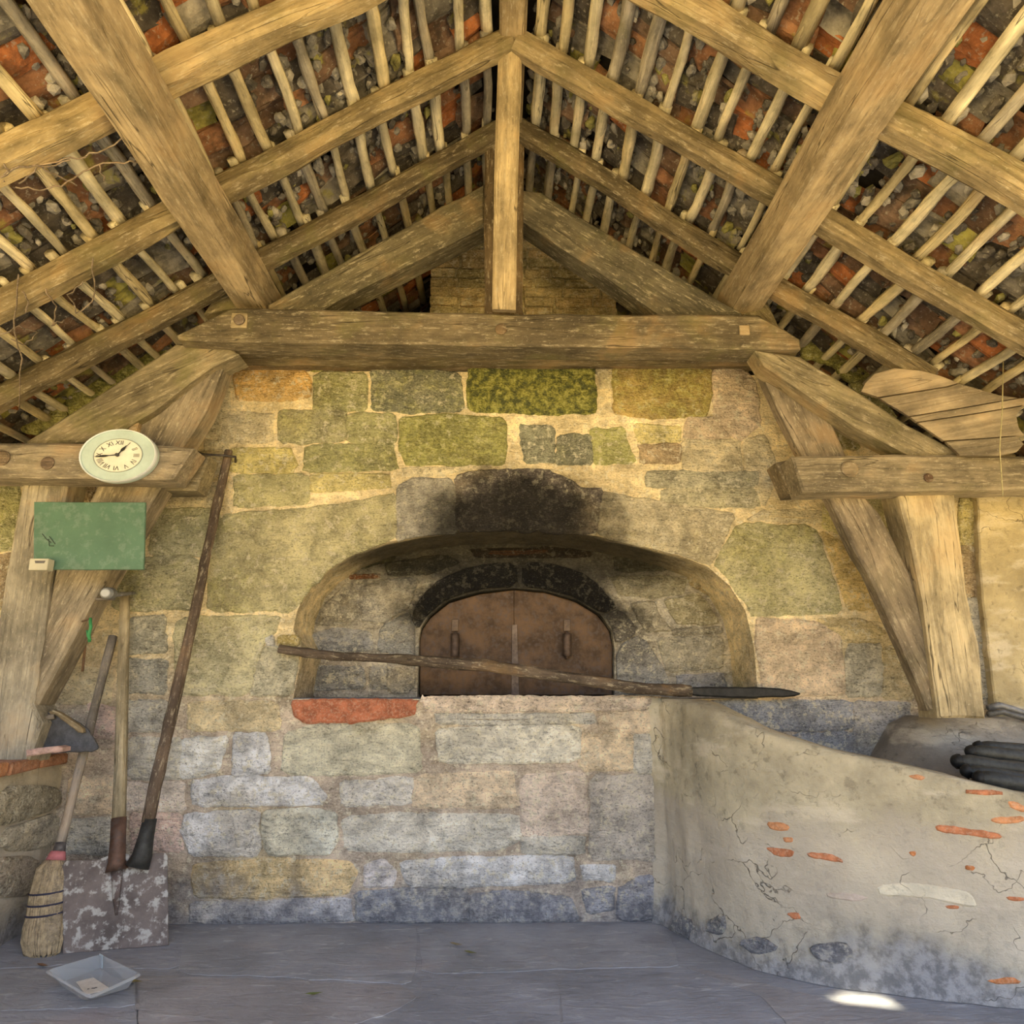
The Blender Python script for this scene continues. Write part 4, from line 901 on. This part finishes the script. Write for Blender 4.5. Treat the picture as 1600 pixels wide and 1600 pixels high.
tube('rib', [onplane(183, 1355, *spl) + sn * .004, onplane(182, 1400, *spl) + sn * .006, onplane(182, 1430, *spl)], [(.03, .014), (.018, .010), (.006, .003)], BLADE, (.12, .09, .08), sh, n=10)

# broom
tp = P(177, 994, -.06); bt_ = Pz(66, 1492); bt_.z = .005
bp = (bt_, Vector((0.05, -1, .22)).normalized())
def B_(x, y): return onplane(x, y, (bt_ + Vector((0, 0, 0))), (tp - bt_).cross(Vector((1, 0, 0))).normalized())
br = thing('broom', (bt_.x, bt_.y, 0), 'old straw broom with grey stick and pink collar leaning left of the shovel', 'broom')
tube('handle', line(tp, B_(95, 1318), 14, .006), [.022 + .003 * math.sin(i) * .4 for i in range(15)], POLE, (.27, .235, .195, 0), br, n=9, wob=.1, local=True)
tube('ferrule', [B_(95, 1316), B_(92, 1332)], [.024, .028], DARKIRON, (.13, .12, .12), br)
tube('collar', [B_(91, 1330), B_(87, 1344)], [(.032, .03), (.044, .036)], PLAIN, (.46, .16, .17), br, n=14)
prof = [(85, 1343, 24), (80, 1356, 42), (77, 1375, 46), (73, 1395, 50), (71, 1412, 51), (69, 1430, 52), (67, 1450, 57), (66, 1470, 60), (66, 1488, 52), (66, 1494, 38)]
def wpx(x, y, hw): return (B_(x + hw / 2, y) - B_(x - hw / 2, y)).length / 2
tube('straw_head', [B_(x, y) for x, y, h in prof], [(wpx(x, y, h), wpx(x, y, h) * .55) for x, y, h in prof], STRAWM, (.25, .20, .135), br, n=26, wob=.14)
for y, x, h in ((1394, 73, 51), (1412, 71, 52.5), (1428, 69, 54)):
    r_ = wpx(x, y, h); c = B_(x, y); bm = bmesh.new(); pts = [c + Vector((math.cos(q) * r_, math.sin(q) * r_ * .58, .006 * math.cos(q))) for q in [2 * math.pi * k / 24 for k in range(25)]]
    tube_bm(bm, pts, .0045, 5, cap=False); bmobj('twine', bm, PLAIN, br, (.04, .04, .07))
bm = bmesh.new()
for k in range(240):
    q = R.uniform(-.2, math.pi + .2); u0 = R.randrange(0, 7); pts = []
    for j in range(u0, min(u0 + 4, len(prof))):
        x, y, h = prof[j]; r_ = wpx(x, y, h) * (1.01 if j < 6 else R.uniform(.97, 1.06)); qq = q + R.uniform(-.05, .05)
        pts.append(B_(x, y) + Vector((math.cos(qq) * r_, -math.sin(qq) * r_ * .57, 0)))
    tube_bm(bm, pts, R.uniform(.0016, .0028), 4)
bmobj('straw', bm, STRAWM, br, (.36, .285, .18), kind='stuff')

# pole lying across the hearth
pl_ = [P(436, 1014, -.085), P(520, 1025, -.085), P(640, 1031, -.085), P(760, 1040, -.085), P(880, 1058, -.085), P(980, 1073, -.085), P(1080, 1080, -.085)]
dense_p = []
for i in range(len(pl_) - 1):
    for k in range(6): dense_p.append(lerp(pl_[i], pl_[i + 1], k / 6) + Vector((0, 0, .006 * noise.noise((i + k / 6, 2, 0)))))
dense_p.append(pl_[-1])
pk = thing('oven_peel', (pl_[3].x, -.085, HEARTH), 'long rough bark pole with a charred flat end lying across the mouth of the oven', 'peel')
tube('pole', dense_p, [.032 + .006 * noise.noise((i * .5, 8, 2)) - (.008 if i < 12 else 0) for i in range(len(dense_p))], POLE, (.115, .085, .06, .1), pk, n=10, wob=.35, local=True)
prism('charred_blade', [(1066, 1074), (1100, 1073), (1200, 1074), (1236, 1078), (1254, 1084), (1240, 1089), (1160, 1091), (1080, 1088)], -.115, .06, DARKIRON, (.028, .028, .028), pk, ch=.008, jit=.6, step=14)

# round planked board stored above the right hammer beam
ob = thing('plank_board', P(1500, 708, -.60), 'large rounded wooden board of five planks stored on the right hammer beam under the roof', 'board')
bpl = (P(1352, 600, -.45), Vector((-.36, -1, -.06)).normalized())
for px, c in (([(1345, 612), (1352, 598), (1366, 584), (1398, 575), (1440, 579), (1470, 587), (1497, 598), (1480, 603), (1372, 620)], (.40, .31, .19)), ([(1374, 622), (1484, 604.5), (1499, 599), (1530, 608), (1560, 617), (1590, 621.5), (1500, 637), (1420, 650)], (.42, .33, .205)),
              ([(1422, 651.5), (1500, 638.5), (1594, 622), (1660, 618), (1660, 628), (1600, 632.5), (1520, 646), (1432, 659)], (.40, .315, .195)), ([(1434, 660.5), (1520, 647.5), (1600, 634), (1588, 648), (1592, 668), (1600, 679), (1540, 684), (1474, 688)], (.41, .325, .20)), ([(1478, 690), (1540, 685.5), (1590, 681.5), (1600, 694), (1590, 705), (1560, 711), (1500, 711)], (.40, .32, .20))):
    prism('plank', px, 0, .028, SMOOTHWOOD, tuple(q * .86 for q in c) + (.02,), ob, ch=.003, jit=.15, step=14, rnd=0, plane=bpl, axis=(1, 0, .12))

# clear plastic tray on the floor
rim = [Pz(73, 1516, .075), Pz(156, 1491, .075), Pz(219, 1521, .075), Pz(141, 1556, .075)]
bot = [Pz(92, 1536, .006), Pz(157, 1513, .006), Pz(203, 1543, .006), Pz(133, 1563, .006)]
cr_ = sum(bot, Vector()) / 4; ty = thing('plastic_tray', (cr_.x, cr_.y, 0), 'clear plastic food tray lying on the slate floor in front of the shovel', 'tray')
def ringpts(c4, r):
    out = []
    for i in range(4):
        a, b, c = c4[i - 1], c4[i], c4[(i + 1) % 4]
        for t_ in (0, .5, 1):
            out.append(b + (a - b).normalized() * r * (1 - t_) ** 2 + (c - b).normalized() * r * t_ ** 2)
    return out
cen = sum(rim, Vector()) / 4; bm = bmesh.new(); rings = []
flange = [cen + (v - cen) * 1.07 for v in rim]
for c4, r, dz in ((flange, .03, -.004), (rim, .03, .0), ([lerp(x, y, .92) for x, y in zip(rim, bot)], .03, 0), (bot, .025, 0)): rings.append([bm.verts.new(v + Vector((0, 0, dz))) for v in ringpts(c4, r)])
for a, b in zip(rings, rings[1:]):
    for i in range(len(a)): bm.faces.new((a[i], a[(i + 1) % len(a)], b[(i + 1) % len(a)], b[i]))
bm.faces.new(rings[-1]); o = bmobj('tray_shell', bm, PLASTIC, ty, (1, 1, 1), None, False); md = o.modifiers.new('thick', 'SOLIDIFY'); md.thickness = .002
prism('rim', [(0, 0)] * 3, 0, 0, PLASTIC, (1, 1, 1)) if False else None
fl = bot; nz = ((0, 0, .009), (0, 0, 1))
prism('paper_label', [(119, 1534), (146, 1527), (173, 1545), (134, 1554)], 0, .0015, PLAIN, (.66, .64, .60), ty, ch=.0005, jit=0, step=0, rnd=0, plane=nz)
bm = bmesh.new()
for x, y, s_ in ((138, 1545, 2.4), (146, 1544, 5), (150, 1543, 3)):
    v = Pz(x, y, .011); box_bm(bm, Matrix.Translation(v), s_ * .0028, .006, .0008)
bmobj('print', bm, PLAIN, ty, (.05, .05, .06))
n2 = (rim[1] - rim[0]).cross(bot[0] - rim[0])
W = [lerp(lerp(rim[1], rim[2], f), lerp(bot[1], bot[2], f), g_) + Vector((0, -.006, .004)) for f, g_ in ((.0, .0), (.10, .0), (.10, .95), (.0, .95))]
prism_w('paper_strip', W, (W[1] - W[0]).cross(W[2] - W[0]).normalized() * (1 if (W[1] - W[0]).cross(W[2] - W[0]).y < 0 else -1), .001, PLAIN, (.62, .70, .74), ty, ch=.0003)

# things on the low wall at left
dp = thing('dust_shovel', P(100, 1174, -.30), 'dark hand shovel lying on the left low wall with its flared pan toward the corner', 'shovel')
zq = zt + .035; hp = ((0, -.30, 0), (0, -1, 0))
prism('pan', [(62, 1130), (76, 1110), (92, 1112), (132, 1134), (150, 1160), (153, 1170), (140, 1176), (60, 1174), (58, 1150)], -.30, .012, DARKIRON, (.085, .085, .09), dp, ch=.004, jit=.6, step=12)
prism('pan_edge', [(74, 1114), (84, 1108), (128, 1136), (130, 1146), (120, 1144), (88, 1118)], -.325, .03, WOOD, (.33, .25, .14, 0), dp, ch=.006, jit=.6, step=12, axis=(1, 0, -.5))
tube('handle', line(P(-60, 1144, -.36), P(86, 1119, -.31), 8, .008), .014, POLE, (.25, .21, .165, 0), dp, n=8, wob=.2, local=True)
bf = thing('brick_fragment', P(68, 1180, -.42), 'whitewashed broken brick on the left low wall in front of the hand shovel', 'brick')
prism('fragment', [(40, 1172), (88, 1165), (97, 1168), (96, 1175), (40, 1182)], -.48, .07, BRICK, (.42, .27, .22), bf, ch=.006, jit=.8, step=9, rnd=0)

# charred poles on the bank behind the curved wall
for k, (a, b, r_, lab) in enumerate((((1522, 1165), (1720, 1180), .030, 'topmost of the five charred poles behind the curved low wall'), ((1512, 1176), (1720, 1200), .034, 'charred pole second from the top behind the curved low wall'), ((1487, 1189), (1720, 1220), .036, 'middle charred pole with the end farthest to the left'), ((1505, 1203), (1720, 1236), .034, 'charred pole second from the bottom of the heap behind the curved wall'), ((1525, 1216), (1720, 1250), .036, 'lowest charred pole, half hidden by the top of the curved low wall'))):
    Yp = -.50 - .08 * k; A_, B_2 = P(*a, Yp), P(*b, Yp)
    q = thing('charred_pole', A_, lab, 'pole', 'charred poles behind the curved wall')
    pts = line(A_, B_2, 10, .012); tube('pole', pts, [r_ * (.55 if i == 0 else 1) for i in range(11)], DARKIRON, (.05, .052, .05), q, n=10, wob=.18)
    tube('burnt_tip', [pts[0] - (pts[1] - pts[0]) * .12, pts[0], pts[0] + (pts[1] - pts[0]) * .35], [r_ * .25, r_ * .62, r_ * .97], DARKIRON, (.025, .025, .025), q, n=10, wob=.15)
cp_ = thing('coiled_pipe', P(1570, 1112, -.15), 'grey bent pipe lying on the bank to the right of the post foot', 'pipe')
tube('pipe', [P(1544, 1106, -.14), P(1562, 1102, -.14), P(1582, 1108, -.15), P(1604, 1116, -.16), P(1660, 1120, -.16)], .018, DARKIRON, (.20, .20, .20), cp_)
tube('pipe', [P(1544, 1116, -.22), P(1566, 1112, -.22), P(1600, 1122, -.22), P(1660, 1128, -.22)], .015, DARKIRON, (.11, .11, .11), cp_)

# dry vines hanging under the tiles at left
def vine(name, runs, Yoff, label):
    p0, nn = roof_plane(-1, -.085); pts0 = onplane(*runs[0][0], p0, nn)
    v = thing(name, pts0, label, 'vine', 'dry vines under the left roof')
    for run in runs:
        pts = [onplane(x, y, p0, nn) for x, y in run]; d = []
        for i in range(len(pts) - 1):
            for k in range(4): d.append(lerp(pts[i], pts[i + 1], k / 4) + Vector((R.uniform(-.006, .006), R.uniform(-.006, .006), R.uniform(-.006, .006))))
        d.append(pts[-1]); tube('stem', d, .0035, POLE, (.30, .23, .16, 0), v, n=5)
vine('dry_vine', ([(0, 278), (30, 262), (80, 255), (120, 246), (160, 236), (198, 214)], [(28, 285), (60, 262), (110, 250)], [(26, 292), (60, 297), (95, 292), (130, 268), (170, 254), (215, 254)], [(3, 282), (14, 268), (6, 256)], [(55, 256), (85, 272), (120, 290)], [(156, 255), (162, 282)]), 0, 'thin dry vine trailing under the upper left tiles beside the big purlin')
vine('dry_vine', ([(144, 404), (146, 470), (120, 490), (108, 460), (130, 440)], [(30, 430), (22, 520), (34, 560), (30, 640)], [(0, 524), (30, 510), (60, 520), (40, 540), (18, 530)], [(70, 450), (90, 480), (80, 510), (100, 500)], [(40, 490), (44, 470), (34, 455)]), 0, 'tangled dry vine hanging below the lower left rafters above the clock')
st_ = thing('straw_strand', P(1566, 770, -.76), 'single long pale straw hanging in front of the right hammer beam', 'straw')
tube('stem', [P(1568, 556, -.76), P(1566, 640, -.76), P(1562, 700, -.76), P(1567, 775, -.76)], .0028, POLE, (.50, .44, .22, 0), st_, n=5)

# leaf litter on the floor
for i, (x, y, lab) in enumerate(((712, 1477, 'small dry leaf on the floor left of a second one below the oven door'), (735, 1490, 'small dry olive leaf on the floor, right of another leaf'), (490, 1555, 'tiny green moss crumb on the floor near the front'), (206, 1535, 'small tuft of dry moss beside the right edge of the plastic tray'), (66, 1510, 'brown dry leaf on the floor below the broom head'))):
    v = Pz(x, y, .006); q = thing('dry_leaf', v, lab, 'leaf', 'litter on the floor'); a = R.uniform(-.6, .6); s_ = .035 if i != 3 else .05
    bm = bmesh.new(); vv = [bm.verts.new(v + Vector((s_ * (math.cos(a) * u - .4 * math.sin(a) * w_), s_ * (math.sin(a) * u + .4 * math.cos(a) * w_), .004 + .006 * w_ * w_ + .004 * u * u))) for u, w_ in ((-1, 0), (-.4, .7), (.3, .6), (1, 0), (.3, -.6), (-.4, -.7))]
    c = bm.verts.new(v + Vector((0, 0, .002)))
    for k in range(6): bm.faces.new((vv[k], vv[(k + 1) % 6], c))
    bmobj('leaf_blade', bm, PLAIN, q, ((.22, .18, .10), (.14, .14, .06), (.12, .14, .04), (.20, .17, .07), (.17, .10, .06))[i])
for o in LOCS:
    if '_loc' in o: del o['_loc']
